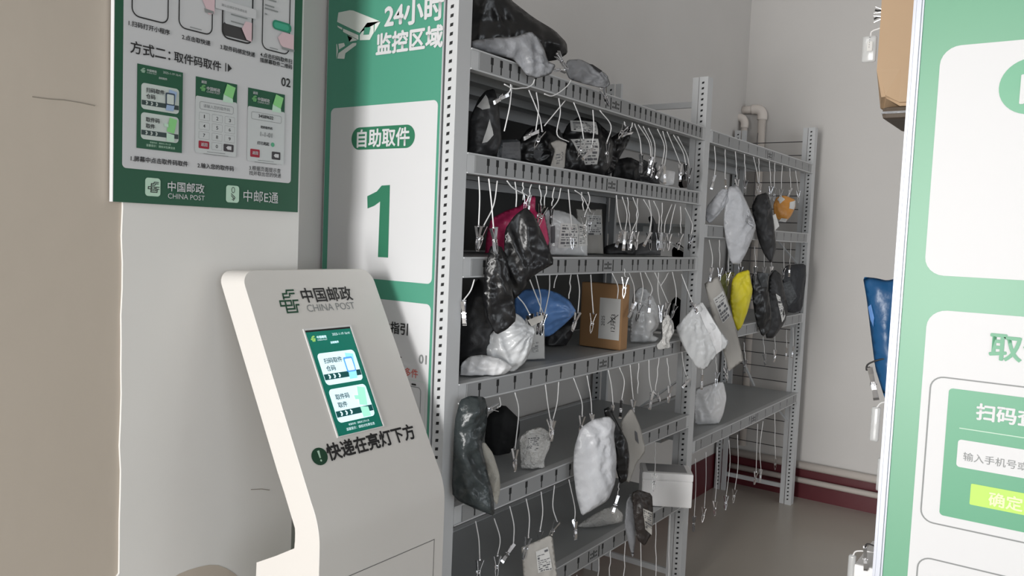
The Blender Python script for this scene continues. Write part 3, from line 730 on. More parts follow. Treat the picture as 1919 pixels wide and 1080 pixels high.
class Bag:
    """pillow shaped parcel: its outline lies in an upright plane turned th degrees from the aisle direction"""
    def __init__(s, name, label, cat, out, m, X=None, Y=None, Z=None, th=35, tilt=0, T=.03, crk=.004, rough=1, group=None, pinch=None, seed=None, step=None, back=.6, free=False):
        s.seed = Vector((random.uniform(0, 50), random.uniform(0, 50), 0)); s.crk = crk; s.fold = random.uniform(-.6, .6)
        c = Vector((sum(p[0] for p in out)/len(out), sum(p[1] for p in out)/len(out)))
        if Z is not None:
            lo = max(out, key=lambda p: p[1]); s.P = atZ(lo[0], lo[1], Z)
        else: s.P = atX(c.x, c.y, X) if X is not None else atY(c.x, c.y, Y)
        t, k = math.radians(th), math.radians(tilt)
        s.n = Vector((math.cos(t)*math.cos(k), -math.sin(t)*math.cos(k), math.sin(k)))
        s.a = Vector((0, 0, 1)).cross(s.n).normalized(); s.b = s.n.cross(s.a)
        s.out = [s.px(*p) for p in out]; s.poly = chaikin(s.out, 1 if rough else 0)
        s.pinch = s.px(*pinch) if pinch else None
        xs = [p.x for p in s.poly]; ys = [p.y for p in s.poly]; size = max(max(xs)-min(xs), max(ys)-min(ys))
        s.T = T; step = step or max(size/32, .0035)
        vo, fo, nb = fill(s.poly, step)
        s.R = max(dist(Vector(v), s.poly) for v in vo[nb:]) if len(vo) > nb else .01
        bm = bmesh.new(); F_, K_ = [], []
        for i, v in enumerate(vo):
            v = Vector(v); d = dist(v, s.poly); h = s.h(v, d)
            F_.append(bm.verts.new(s.w(v, h))); K_.append(F_[-1] if d < 1e-5 else bm.verts.new(s.w(v, -back*s.hp(d)-.0005)))
        for f in fo:
            try: bm.faces.new([F_[i] for i in f])
            except ValueError: pass
            if any(K_[i] is not F_[i] for i in f):
                try: bm.faces.new([K_[i] for i in f][::-1])
                except ValueError: pass
        cc = s.w(Vector(((min(xs)+max(xs))/2, (min(ys)+max(ys))/2)), 0)
        if cc.x < -1.205 and Y1 < cc.y < Y3 and not free:
            zs_ = NEARZ if cc.y < Y2 else FARZ
            dk = max([z for z in zs_ if z < cc.z+.02] or [0])
            for v in bm.verts:
                if v.co.z < dk+.002: v.co.z = dk+.002+.0015*noise.noise(v.co*40)+.0015
                if v.co.x < XB+.03: v.co.x = XB+.03
                for z in zs_:
                    if z-HB-.004 < v.co.z < z and v.co.x > XS-.025 and dk < z-.03: v.co.x = XS-.0255
                if cc.y < Y2 and v.co.y < Y1+.055: v.co.y = Y1+.055
                if cc.y > Y2 and v.co.y < Y2+.055: v.co.y = Y2+.055
        loc = s.w(Vector((sum(xs)/len(xs), min(ys))), 0)
        if cc.x < -1.205: loc.z = max(loc.z, min(v.co.z for v in bm.verts))
        s.o = obj(name, bm, m, smooth=True, loc=loc); tag(s.o, label, cat, group)
        assert label not in LABELS or group, label
        LABELS.add(label)
    def px(s, u, v):
        p = on_plane(u, v, s.P, s.n)-s.P; return Vector((p.dot(s.a), p.dot(s.b)))
    def w(s, q, h): return s.P+s.a*q.x+s.b*q.y+s.n*h
    def hp(s, d):
        t = min(d/(s.R*1.0), 1); return s.T*.8*(.75*math.sqrt(max(0, 1-(1-t)**2))*min(1, t*3+.25)+.25*t)
    def h(s, q, d=None):
        d = dist(q, s.poly) if d is None else d
        if not inside(q, s.poly) and d > 1e-5: d = 0
        e = min(1, d/(.22*s.R+1e-6))
        a = s.fold
        u, v = q.x*math.cos(a)+q.y*math.sin(a), -q.x*math.sin(a)+q.y*math.cos(a)
        p = Vector((u*26, v*9, 0))+s.seed; p2 = Vector((u*30, v*44, 5))+s.seed
        f = abs(noise.noise(p))+.45*abs(noise.noise(p2))
        g = noise.noise(Vector((q.x*11, q.y*11, 3))+s.seed)
        c = noise.voronoi(Vector((q.x*17, q.y*13, 1))+s.seed)[0]; fac = c[1]-c[0]
        r = s.hp(d)*(1+.30*g)-s.crk*e*(2.2*f-.8*min(fac, .5))
        if s.pinch is not None:
            w_ = q-s.pinch; rr_ = w_.length
            r += (.0035+.35*s.crk)*math.sin(math.atan2(w_.y, w_.x)*17+2.5*noise.noise(p))*math.exp(-rr_/.08)*min(1, rr_/.012)*e
        return max(r, .0006*e)
    def label(s, name, out, m, lines=0, seedl=0, dark=PRN, text=None):
        P = [s.px(*p) for p in out]
        xs = [p.x for p in P]; ys = [p.y for p in P]; st = max(max(xs)-min(xs), max(ys)-min(ys))/8
        def lay(P, lift, mm, nm, par, st):
            vo, fo, nb = fill(P, st); bm = bmesh.new(); vv = [bm.verts.new(s.w(Vector(v), s.h(Vector(v))+lift)) for v in vo]
            for f in fo:
                try: bm.faces.new([vv[i] for i in f])
                except ValueError: pass
            for f in bm.faces:
                f.normal_update()
                if f.normal.dot(s.n) < 0: f.normal_flip()
            return obj(nm, bm, mm, par, smooth=True, recalc=False)
        lb = lay(P, .0016, m, name, s.o, st)
        if lines:
            rnd = random.Random(seedl); a, b, c, d = P[:4]     # corners: TL, TR, BR, BL
            g = lambda x, y: a.lerp(b, x).lerp(d.lerp(c, x), y)
            bm = bmesh.new(); y = .08
            while y < .92:
                hgt = rnd.choice((.03, .03, .05, .09))*1.0; x = .08
                while x < .85:
                    L = rnd.uniform(.06, .26) if hgt < .06 else rnd.uniform(.1, .35)
                    if rnd.random() < .72:
                        q = [g(x, y), g(min(x+L, .93), y), g(min(x+L, .93), y+hgt), g(x, y+hgt)]
                        vs = [bm.verts.new(s.w(v, s.h(v)+.0026)) for v in q]
                        f = bm.faces.new(vs); f.normal_update()
                        if f.normal.dot(s.n) < 0: f.normal_flip()
                    x += L+.05
                y += hgt+.055
            obj('print', bm, dark, lb, recalc=False)
        return lb
def bag(*a, **k): return Bag(*a, **k)
BG = 'mailer bag'
# -- near rack, on top of the highest shelf
bag('mailer_bag', 'big glossy black bag heaped on top of the near rack', BG, [(872,-90),(930,-60),(955,-2),(1000,33),(1040,57),(1062,80),(1064,100),(1046,112),(1010,118),(940,122),(874,118)], BLACK, X=-1.40, th=40, T=.07, crk=.010)
b = bag('mailer_bag', 'light grey bag drooping over the top beam of the near rack', BG, [(884,76),(930,70),(965,69),(995,58),(1010,72),(1020,92),(1027,115),(1042,122),(1032,140),(1006,147),(988,142),(974,124),(962,111),(930,103),(884,90)], GREYP, X=-1.185, th=30, T=.022, crk=.010, pinch=(1035,128), back=.1)
b = bag('mailer_bag', 'small grey bag lying clipped on the top beam of the near rack', BG, [(1063,112),(1088,111),(1112,123),(1138,140),(1144,158),(1134,166),(1118,163),(1096,158),(1067,149),(1058,130)], GREYP, X=-1.188, th=30, T=.020, crk=.008, pinch=(1132,160), back=.1)
b.label('dark_patch', [(1103,120),(1110,121),(1128,133),(1122,137)], BLACK2)
# -- between the top two beams
b = bag('mailer_bag', 'black bag with curved white panels under the top beam beside the sign', BG, [(876,300),(880,222),(897,185),(910,170),(926,166),(934,190),(938,235),(940,262),(932,288),(905,300)], BLACK2, X=-1.27, th=30, T=.035, crk=.008)
b.label('white_panel', [(892,200),(908,178),(912,205),(900,207)], PAPER); b.label('white_panel', [(912,225),(917,255),(905,268),(897,270),(905,245)], PAPER)
b = bag('mailer_bag', 'dark grey flat mailer low beside the black bag with white panels', BG, [(932,262),(975,260),(977,300),(972,312),(930,312)], CHAR, X=-1.30, th=30, T=.015)
b.label('shipping_label', [(940,268),(973,266),(974,298),(938,296)], mat('dim_label', (.16,.16,.165), .6), 1, 3)
b = bag('mailer_bag', 'slumped black bag under the crossed clips below the top beam', BG, [(972,265),(990,240),(1020,230),(1048,240),(1060,270),(1056,305),(1030,322),(985,318),(968,300)], BLACK, X=-1.34, th=30, T=.045, crk=.008)
b.label('shipping_label', [(995,280),(1011,286),(1004,302),(994,296)], mat('dim_label', (.16,.16,.165), .6), 1, 4)
b = bag('mailer_bag', 'grey printed paper bag sticking up behind the second beam', BG, [(1031,268),(1045,262),(1063,268),(1060,285),(1058,318),(1028,324),(1035,300),(1040,282)], BEIGEP, X=-1.26, th=25, T=.010, crk=.004)
b.label('print_panel', [(1040,285),(1055,283),(1052,308),(1036,310)], BEIGEP, 1, 5)
b = bag('mailer_bag', 'wide black bag with two white labels under the top beam', BG, [(1050,262),(1064,232),(1085,218),(1118,226),(1142,250),(1150,268),(1146,310),(1128,335),(1085,332),(1056,326)], BLACK, X=-1.30, th=30, T=.045, crk=.007)
b.label('shipping_label', [(1068,226),(1115,229),(1112,254),(1067,246)], PAPER, 1, 6); b.label('shipping_label', [(1064,262),(1111,262),(1112,309),(1090,310)], PAPER, 1, 7)
bag('mailer_bag', 'crumpled black bag pinched by a black clip right of the two labels', BG, [(1140,262),(1160,248),(1178,236),(1184,244),(1178,268),(1163,292),(1150,322),(1130,334),(1136,300)], BLACK, X=-1.27, th=30, T=.028, crk=.012, pinch=(1180,242))
bag('mailer_bag', 'low dark bag lying flat at the middle of the second shelf', BG, [(1150,300),(1180,294),(1202,305),(1206,335),(1190,348),(1146,338)], BLACK2, X=-1.34, th=30, T=.03, crk=.006)
bag('mailer_bag', 'black bag hanging over the second beam left of the white pouch', BG, [(1204,298),(1218,305),(1226,300),(1232,322),(1238,350),(1222,346),(1200,343),(1196,322)], BLACK2, X=-1.222, th=30, T=.022, crk=.010, pinch=(1218,304))
b = bag('pouch', 'small white pouch under a clip at the right of the second shelf', 'pouch', [(1240,322),(1248,318),(1266,320),(1263,347),(1248,349),(1234,338)], WHITEP, X=-1.225, th=25, T=.016)
b = bag('mailer_bag', 'grey brown crinkled bag beside the post on the second shelf', BG, [(1263,334),(1278,326),(1292,328),(1295,346),(1288,353),(1262,350)], plastic('taupe_poly', (.27,.25,.24), .45, .5, 40), X=-1.30, th=25, T=.02, crk=.006)
# -- between the second and third beams
bag('mailer_bag', 'bright pink bag on the third shelf behind a black bag', BG, [(908,485),(912,440),(920,410),(948,395),(975,386),(988,370),(1004,367),(1003,396),(1020,402),(1026,432),(1030,455),(1010,485)], PINKP, X=-1.33, th=30, T=.05, crk=.009, pinch=(997,372))
b = bag('mailer_bag', 'white printed bag standing on the third shelf next to the pink bag', BG, [(1020,402),(1024,393),(1050,394),(1072,402),(1082,412),(1098,425),(1101,455),(1101,484),(1082,485),(1060,486),(1030,484),(1026,440)], SILVER, X=-1.27, th=35, T=.035, crk=.005)
b.label('shipping_label', [(1046,418),(1078,420),(1078,464),(1042,465)], PAPER, 1, 8); b.label('shipping_label', [(1080,420),(1100,424),(1100,460),(1080,462)], PAPER, 1, 9); b.label('dark_print', [(1030,425),(1036,423),(1037,455),(1031,456)], PRN)
b = bag('mailer_bag', 'flat grey mailer upright on the third shelf right of the white printed bag', BG, [(1080,392),(1128,392),(1131,478),(1129,486),(1086,486)], BEIGEP, X=-1.40, th=25, T=.010, crk=.002, rough=0)
b.label('shipping_label', [(1096,402),(1126,404),(1127,440),(1098,440)], PAPER, 1, 10)
bag('mailer_bag', 'low black bag lying at the middle of the third shelf', BG, [(1132,462),(1155,455),(1190,458),(1192,487),(1130,487)], BLACK2, X=-1.36, th=25, T=.03)
bag('mailer_bag', 'dark grey bag lying on the third shelf under a row of clips', BG, [(1180,470),(1200,456),(1225,448),(1238,470),(1238,488),(1176,488)], plastic('slate_poly', (.10,.10,.105), .5, .3, 40), X=-1.32, th=25, T=.03)
bag('mailer_bag', 'upright narrow black bag rising from the third shelf', BG, [(1214,408),(1222,403),(1230,420),(1236,452),(1240,470),(1230,480),(1216,450),(1222,430)], BLACK2, X=-1.34, th=25, T=.018)
b = bag('mailer_bag', 'black bag with a slanting white label at the end of the third shelf', BG, [(1236,466),(1254,452),(1272,462),(1292,474),(1290,487),(1262,488),(1238,485)], BLACK, X=-1.30, th=25, T=.03)
b.label('shipping_label', [(1256,452),(1282,466),(1276,473),(1252,459)], PAPER, 1, 12)
# -- hanging in front of the third and fourth shelves at the left
bag('mailer_bag', 'shiny black bag with square top hung over the third beam', BG, [(946,430),(965,403),(986,388),(1002,405),(1018,440),(1040,494),(1014,508),(994,522),(978,548),(964,562),(950,530),(944,480)], BLACK, X=-1.150, th=32, T=.028, crk=.012)
bag('mailer_bag', 'long gathered black bag hanging from the bright clip by the sign', BG, [(918,462),(930,459),(942,464),(952,500),(962,555),(968,600),(950,618),(930,628),(914,600),(905,560),(908,510)], BLACK, X=-1.165, th=32, T=.026, crk=.012, pinch=(929,462))
bag('mailer_bag', 'large matt black bag behind the gathered one left on the fourth shelf', BG, [(858,600),(880,540),(900,520),(925,560),(940,600),(936,640),(922,690),(900,705),(858,705)], BLACK2, X=-1.27, th=32, T=.05, crk=.008)
# -- on the fourth shelf
bag('mailer_bag', 'pale blue bag puffed out on the fourth shelf', BG, [(962,600),(965,556),(985,542),(1020,541),(1048,550),(1068,564),(1081,585),(1062,605),(1032,630),(1000,634),(972,622)], BLUEP, X=-1.34, th=38, T=.06, crk=.009, pinch=(1079,586))
bag('mailer_bag', 'black bag lying under the pale blue bag', BG, [(1016,645),(1030,620),(1064,600),(1084,592),(1072,630),(1056,655),(1030,664)], BLACK2, X=-1.40, th=38, T=.03)
b = bag('mailer_bag', 'plain white card mailer standing behind the silver bag on the fourth shelf', BG, [(984,597),(1020,590),(1021,674),(984,677)], PAPER, X=-1.285, th=30, T=.006, crk=.0015, rough=0)
b.label('shipping_label', [(996,640),(1008,639),(1008,660),(996,661)], PAPER, 1, 13)
bag('mailer_bag', 'white glossy bag slumped at the left end of the fourth shelf', BG, [(862,712),(864,682),(880,668),(905,665),(938,672),(962,688),(952,698),(935,707),(900,713)], WHITEP, X=-1.225, th=40, T=.03, crk=.009)
b = bag('mailer_bag', 'silver white bag held up by two clips on the fourth shelf', BG, [(908,655),(915,632),(938,606),(956,582),(975,592),(990,608),(1004,616),(998,650),(984,680),(962,698),(935,690),(915,676)], SILVER, X=-1.205, th=35, T=.035, crk=.009, pinch=(992,615))
b.label('tape', [(988,600),(1016,590),(1019,600),(996,612)], BEIGEP)
# carton with taped address sheet
def carton(name, label, cat, c, d, lo, hi, m, rot=0, bev=.004):
    o = obj(name, bbox(lo, hi, bev), m); o.location = c; o.rotation_euler = (0, 0, rot); tag(o, label, cat); LABELS.add(label); return o
cb = atZ(1163,658,1.0219)
hh = .213
box_ = carton('cardboard_box', 'brown cardboard box with a handwritten white sheet on the fourth shelf', 'box', (cb.x-.002, cb.y, 1.0226), 0, (-.155, 0, 0), (0, .048, hh), CARTON)
CF = Face((cb.x-.002, cb.y, 0), (1, 0, 0), (0, 0, 1))
P_ = [CF.px(*q) for q in ((1121,634),(1161,636))]; top_ = CF.px(1140,559)
x0_, x1_ = P_[0].x, min(P_[1].x, -.006)
sheet = CF.ink('address_sheet', [[(x0_, P_[0].y), (x1_, P_[0].y), (x1_, top_.y), (x0_, top_.y)]], PAPER, box_, 1)
sq = lambda a, b: (x0_+(x1_-x0_)*a, P_[0].y+(top_.y-P_[0].y)*b)
# axes turned a quarter so that the writing runs up the sheet
VF = Face(CF.w((0, 0)), (0, 0, 1), (-1, 0, 0))
def vt(s_, a, b0, b1, bold=0):
    p, q = CF.w(sq(a, b0), 0), CF.w(sq(a, b1), 0)
    f = lambda w: Vector(((w-VF.O).dot(VF.a), (w-VF.O).dot(VF.b)))
    return VF.text('handwriting', s_, f(p), f(q), INKB, sheet, 2, bold)
vt('2025', .28, .32, .56); vt('12月23', .80, .20, .62)
CF.ink('handwriting', [seg(sq(.42, .38), sq(.92, .62), .0022), seg(sq(.55, .55), sq(.75, .42), .002)], INKB, sheet, 2)
# -- right part of the fourth shelf
bag('mailer_bag', 'white and grey folded bag right of the cardboard box', BG, [(1182,600),(1186,552),(1198,538),(1210,540),(1224,556),(1234,578),(1235,612),(1222,628),(1236,634),(1218,652),(1190,646),(1180,640)], SILVER, X=-1.25, th=30, T=.028, crk=.010, pinch=(1200,560))
bag('mailer_bag', 'black bag pinched by clips right of the white and grey folded bag', BG, [(1232,600),(1240,566),(1256,556),(1280,566),(1296,582),(1272,612),(1256,634),(1238,642)], BLACK, X=-1.30, th=30, T=.035, crk=.010)
bag('pouch', 'small clear crumpled pouch hanging at the end of the fourth shelf', 'pouch', [(1240,604),(1252,588),(1262,604),(1264,622),(1254,640),(1258,652),(1234,656),(1230,648),(1242,634)], BUBBLE, X=-1.175, th=30, T=.016, crk=.010, pinch=(1253,592))
b = bag('mailer_bag', 'silver white bag hung slantwise from a clip on the middle post', BG, [(1265,616),(1282,596),(1300,576),(1316,565),(1332,590),(1352,622),(1366,640),(1360,654),(1346,662),(1322,694),(1306,690),(1284,656)], SILVER, X=-1.115, th=38, T=.014, crk=.006, pinch=(1305,580))
b.label('folded_flap', [(1306,578),(1316,567),(1350,624),(1352,656),(1342,664)], WHITEP)
# -- fifth shelf
b = bag('mailer_bag', 'large dark green black bag hanging at the left end of the fifth shelf', BG, [(852,790),(862,750),(880,742),(908,744),(914,765),(912,800),(902,832),(912,880),(925,930),(927,968),(900,958),(860,940),(846,925)], plastic('bottle_black_poly', (.03, .038, .04), .3, .5, 26), X=-1.150, th=38, T=.040, crk=.013, pinch=(902,766))
b = bag('mailer_bag', 'cream bubble mailer edge showing behind the large dark bag', BG, [(898,835),(908,828),(924,850),(936,888),(938,915),(932,948),(922,935),(912,880)], CREAM, X=-1.165, th=38, T=.016, crk=.006)
bag('mailer_bag', 'square dull black bag on the fifth shelf', BG, [(908,830),(912,780),(944,757),(974,786),(974,815),(958,848),(932,862),(918,858)], mat('matt_black', (.006,.006,.007), .75, bump=.1, scale=40), X=-1.39, th=40, T=.04, crk=.003)
b = bag('mailer_bag', 'white bubble wrapped pouch hanging from a clip on the fifth shelf', BG, [(972,822),(990,806),(1015,800),(1034,815),(1030,840),(1020,862),(1021,884),(1006,888),(976,880),(974,850)], BUBBLE, X=-1.235, th=35, T=.03, crk=.008, pinch=(1032,812))
b.label('shipping_label', [(985,815),(1010,812),(1004,845),(980,842)], PAPER, 1, 15)
b = bag('mailer_bag', 'grey white long bag hanging in front of the fifth and sixth shelves', BG, [(1076,840),(1088,802),(1112,786),(1142,780),(1154,795),(1150,815),(1156,860),(1153,905),(1140,938),(1108,958),(1090,968),(1080,930),(1074,880)], plastic('cool_white_poly', (.60,.61,.64), .33, .4, 30), X=-1.135, th=34, T=.040, crk=.009, pinch=(1130,792))
b = bag('mailer_bag', 'narrow dark bag with shiny folds beside the long grey white bag', BG, [(1130,768),(1142,762),(1156,790),(1176,828),(1180,858),(1176,900),(1162,908),(1152,870),(1148,820)], BLACK, X=-1.165, th=34, T=.018, crk=.012)
b = bag('mailer_bag', 'pale card mailer hanging from a clip beside the narrow dark bag', BG, [(1160,796),(1184,763),(1200,800),(1211,845),(1192,870),(1180,905),(1172,902),(1176,850)], BEIGEP, X=-1.155, th=34, T=.008, crk=.003)
b.label('dark_print', [(1187,806),(1192,810),(1196,832),(1189,824)], PRN)
b = bag('mailer_bag', 'flattish white bubble bag lying on the sixth shelf', BG, [(1080,988),(1100,972),(1130,955),(1152,948),(1168,964),(1166,980),(1130,987),(1100,990)], BUBBLE, X=-1.262, th=38, T=.022, crk=.006)
# foam box
fc = atZ(1296,954,.4185); fw_, fd_, fh_ = .182, .125, .125
foam = empty('foam_box', fc); foam.rotation_euler.z = math.radians(31)
tag(foam, 'white foam box with a taped lid sticking out of the sixth shelf', 'box')
def fpart(nm, lo, hi, m, bv): return link_local(nm, bbox(lo, hi, bv), m, foam)
def link_local(nm, bm, m, par):
    me = bpy.data.meshes.new(nm); bm.to_mesh(me); bm.free(); me.materials.append(m); o = bpy.data.objects.new(nm, me); COL.objects.link(o); o.parent = par; return o
fpart('body', (-fw_, 0, 0), (0, fd_, fh_-.028), FOAM, .006); fpart('lid', (-fw_-.001, -.001, fh_-.029), (.001, fd_+.001, fh_), FOAM, .006)
fpart('shipping_label', (-fw_+.02, .015, fh_-.001), (-.02, fd_-.01, fh_+.0008), mat('grey_label', (.34,.34,.35), .6), 0)
LABELS.add(foam['label'])
b = bag('mailer_bag', 'dark brown bag with a grey label hanging below the white foam box', BG, [(1184,924),(1196,918),(1222,926),(1224,960),(1222,1000),(1208,1024),(1194,1012),(1188,970)], plastic('brown_black_poly', (.03,.024,.022), .4, .5, 30), X=-1.115, th=34, T=.016, crk=.012, pinch=(1195,922))
b.label('shipping_label', [(1200,950),(1222,960),(1221,1003),(1206,990)], BEIGEP, 1, 16)
bag('mailer_bag', 'narrow silver bag hanging left of the dark brown bag', BG, [(1174,940),(1182,924),(1190,960),(1192,1010),(1186,1048),(1178,1020),(1170,985)], GREYP, X=-1.150, th=34, T=.010, crk=.006)
b = bag('mailer_bag', 'pale mailer with a printed label hung from two clips at the bottom of the rack', BG, [(977,1026),(1012,1012),(1035,1001),(1042,1060),(1052,1130),(985,1140)], BEIGEP, X=-1.165, th=34, T=.012, crk=.003, rough=0)
b.label('shipping_label', [(1002,1032),(1026,1024),(1034,1066),(1006,1072)], PAPER, 1, 17)
# -- far rack
b = bag('mailer_bag', 'silver bag hanging half behind the middle post in the far rack', BG, [(1322,412),(1324,388),(1338,370),(1352,354),(1364,352),(1364,380),(1348,402),(1330,420)], LGREY, X=-1.215, th=30, T=.022, crk=.008, pinch=(1360,356))
b = bag('mailer_bag', 'large light grey bag hanging pointed end down in the far rack', BG, [(1360,365),(1366,350),(1383,347),(1398,376),(1412,408),(1417,425),(1410,448),(1398,476),(1386,497),(1370,494),(1362,460),(1356,420)], LGREY, X=-1.155, th=34, T=.035, crk=.008, pinch=(1380,350))
b.label('shipping_label', [(1396,390),(1412,412),(1408,430),(1390,416)], LGREY, 1, 18)
b = bag('mailer_bag', 'tall black bag hanging next to the large light grey bag in the far rack', BG, [(1408,388),(1418,366),(1438,360),(1446,386),(1452,430),(1455,465),(1446,495),(1432,478),(1420,448),(1414,415)], BLACK2, X=-1.165, th=34, T=.03, crk=.006, pinch=(1428,364))
b.label('shipping_label', [(1447,404),(1453,401),(1460,424),(1450,434)], PAPER)
b = bag('mailer_bag', 'small orange taped parcel with white squares in the far rack', 'parcel', [(1449,384),(1455,370),(1470,366),(1490,374),(1491,388),(1482,406),(1472,416),(1458,412),(1450,400)], ORANGE, X=-1.19, th=34, T=.028, crk=.003)
b.label('white_tape', [(1455,374),(1463,367),(1468,374),(1458,382)], PAPER); b.label('white_tape', [(1477,379),(1490,376),(1487,393),(1474,391)], PAPER); b.label('white_tape', [(1462,409),(1474,411),(1472,417),(1460,414)], PAPER)
b = bag('mailer_bag', 'long beige mailer with a printed label slanting down beside the middle post', BG, [(1320,532),(1334,522),(1346,517),(1360,552),(1378,610),(1394,676),(1366,696),(1350,640),(1334,588)], BEIGEP, X=-1.165, th=36, T=.012, crk=.003, rough=0)
b.label('shipping_label', [(1334,560),(1354,545),(1368,590),(1352,606)], PAPER, 1, 19)
b = bag('mailer_bag', 'bright yellow bag hanging in the far rack', BG, [(1372,525),(1382,512),(1404,505),(1407,525),(1411,545),(1402,582),(1390,614),(1382,621),(1374,600),(1368,560)], YELLOW, X=-1.165, th=34, T=.022, crk=.004, pinch=(1388,512))
b = bag('mailer_bag', 'olive bag with a pale strip label left of the yellow bag', BG, [(1348,524),(1358,512),(1378,510),(1376,540),(1370,572),(1362,580),(1352,550)], OLIVE, X=-1.22, th=34, T=.012)
b.label('shipping_label', [(1362,514),(1377,513),(1372,552),(1360,568)], BEIGEP)
b = bag('mailer_bag', 'black bag hanging right beside the yellow bag', BG, [(1408,520),(1414,508),(1434,512),(1440,540),(1446,590),(1444,620),(1428,632),(1416,600),(1410,560)], BLACK, X=-1.185, th=34, T=.02, crk=.007)
b.label('grey_panel', [(1418,512),(1440,512),(1436,538),(1424,538)], CHAR)
b = bag('mailer_bag', 'black bag with a white triangular label in the middle of the far rack', BG, [(1440,520),(1452,505),(1464,515),(1470,545),(1478,580),(1470,606),(1450,634),(1434,634),(1440,590)], BLACK2, X=-1.165, th=34, T=.022, crk=.007)
b.label('shipping_label', [(1450,550),(1458,556),(1470,592),(1462,604)], PAPER, 1, 20)
b = bag('mailer_bag', 'dark square bag with a grey label by the far post', BG, [(1464,512),(1474,497),(1510,494),(1511,520),(1503,582),(1488,587),(1474,585),(1470,548)], mat('ink_poly', (.014,.016,.022), .45, bump=.2, scale=40), X=-1.205, th=32, T=.018, crk=.003)
b.label('shipping_label', [(1464,534),(1478,525),(1490,556),(1476,574)], CHAR, 0)
b = bag('mailer_bag', 'white bag standing under a clip on the bottom shelf of the far rack', BG, [(1304,730),(1320,724),(1344,717),(1356,716),(1362,745),(1356,776),(1346,797),(1302,798),(1300,760)], WHITEP, X=-1.262, th=34, T=.030, crk=.004, pinch=(1340,719))
# -- across the aisle, sticking out past the edge of the big sign
A_, B_ = atY(1645,100,1.62), atY(1640,190,1.62)
car = empty('cardboard_box', (A_.x, 1.62, B_.z-.03)); tag(car, 'tan cardboard box with a crushed corner sticking out above the right sign edge', 'box')
z0_, x0_ = 1.647, atY(1641,150,1.62).x
bm = bmesh.new(); box(bm, (x0_, 1.62, z0_), (-.19, 1.84, z0_+.26))
bmesh.ops.bevel(bm, geom=bm.edges[:], offset=.006, segments=2, affect='EDGES')
bmesh.ops.subdivide_edges(bm, edges=bm.edges[:], cuts=3, use_grid_fill=True)
for v in bm.verts:
    k = math.exp(-((v.co.x-x0_)**2+(v.co.z-z0_)**2+(v.co.y-1.62)**2)/.0006)
    v.co += Vector((.010, .006, .014))*k*(1+noise.noise(v.co*60)); v.co.x += .002*noise.noise(v.co*14)
obj('body', bm, CARTON2, car)
bm = bbox((x0_+.012, 1.63, z0_-.021), (-.20, 1.83, z0_+.001), .008); obj('crushed_base', bm, mat('dark_carton', (.10,.075,.055), .6, bump=.2, scale=60), car)
bm = bmesh.new(); box(bm, (x0_+.012, 1.6285, z0_-.012), (-.205, 1.6298, z0_-.008)); obj('tape', bm, GREYP, car)
LABELS.add(car['label'])
b = bag('mailer_bag', 'deep blue bag hanging beside the edge of the right sign', BG, [(1617,519),(1640,521),(1662,526),(1690,520),(1690,700),(1668,735),(1660,752),(1654,735),(1640,690),(1630,610),(1624,560)], NAVYP, Y=1.60, th=85, T=.022, crk=.004)
b.label('painted_sheen', [(1627,575),(1634,570),(1640,595),(1638,612),(1632,600)], BLUEP)  # paler blue patch paints the sheen along a crease
def sleeve(label, q, ph):
    u, v, w, h = q
    a, b_ = atY(u-w/2, v+h/2, 1.66), atY(u+w/2, v-h/2, 1.66)
    root = empty('clip_sleeve', (a.x, 1.66, a.z)); tag(root, label, 'plastic holder', 'clear clip holders on the right rack'); LABELS.add(label)
    obj('shell', bbox((a.x, 1.655, a.z), (b_.x, 1.667, b_.z), .0045, 3), CLEAR, root, True)
    if ph:
        o = obj('paper_slip', bbox((a.x+.010, 1.6535, a.z+.020), (b_.x-.006, 1.6545, b_.z-.012)), PAPER, root)
        bm = bmesh.new()
        for k in range(5): box(bm, (a.x+.014, 1.6531, a.z+.026+k*.0045), (b_.x-.012, 1.6534, a.z+.0285+k*.0045))
        obj('print', bm, PRN, o)
    bm = bmesh.new(); c = (a.x+b_.x)/2; tube(bm, spline([(c, 1.66, b_.z-.002), (c+.015, 1.66, b_.z+.012), (XS2+.025, 1.66, b_.z+.02)]), .0014, 6); obj('cord', bm, CORD, root)
sleeve('clear plastic holder with a barcode slip beside the tan cardboard box', (1629,92,30,52), True)
sleeve('clear rounded plastic holder below the white clip and blue bag', (1640,795,21,62), False)
sleeve('clear rounded plastic holder half hidden by the sign above the skirting', (1651,890,20,58), False)
A_, B_ = atY(1607,1085,1.66), atY(1660,1062,1.66)
root = obj('foam_box', bbox((A_.x, 1.62, A_.z-.10), (-.22, 1.78, atY(1640,1067,1.62).z), .004), FOAM); tag(root, 'white box at the foot of the right sign edge under a clip', 'box')
sleeve('clear rounded plastic holder at the bottom edge left of the white box', (1596,1062,17,40), False)
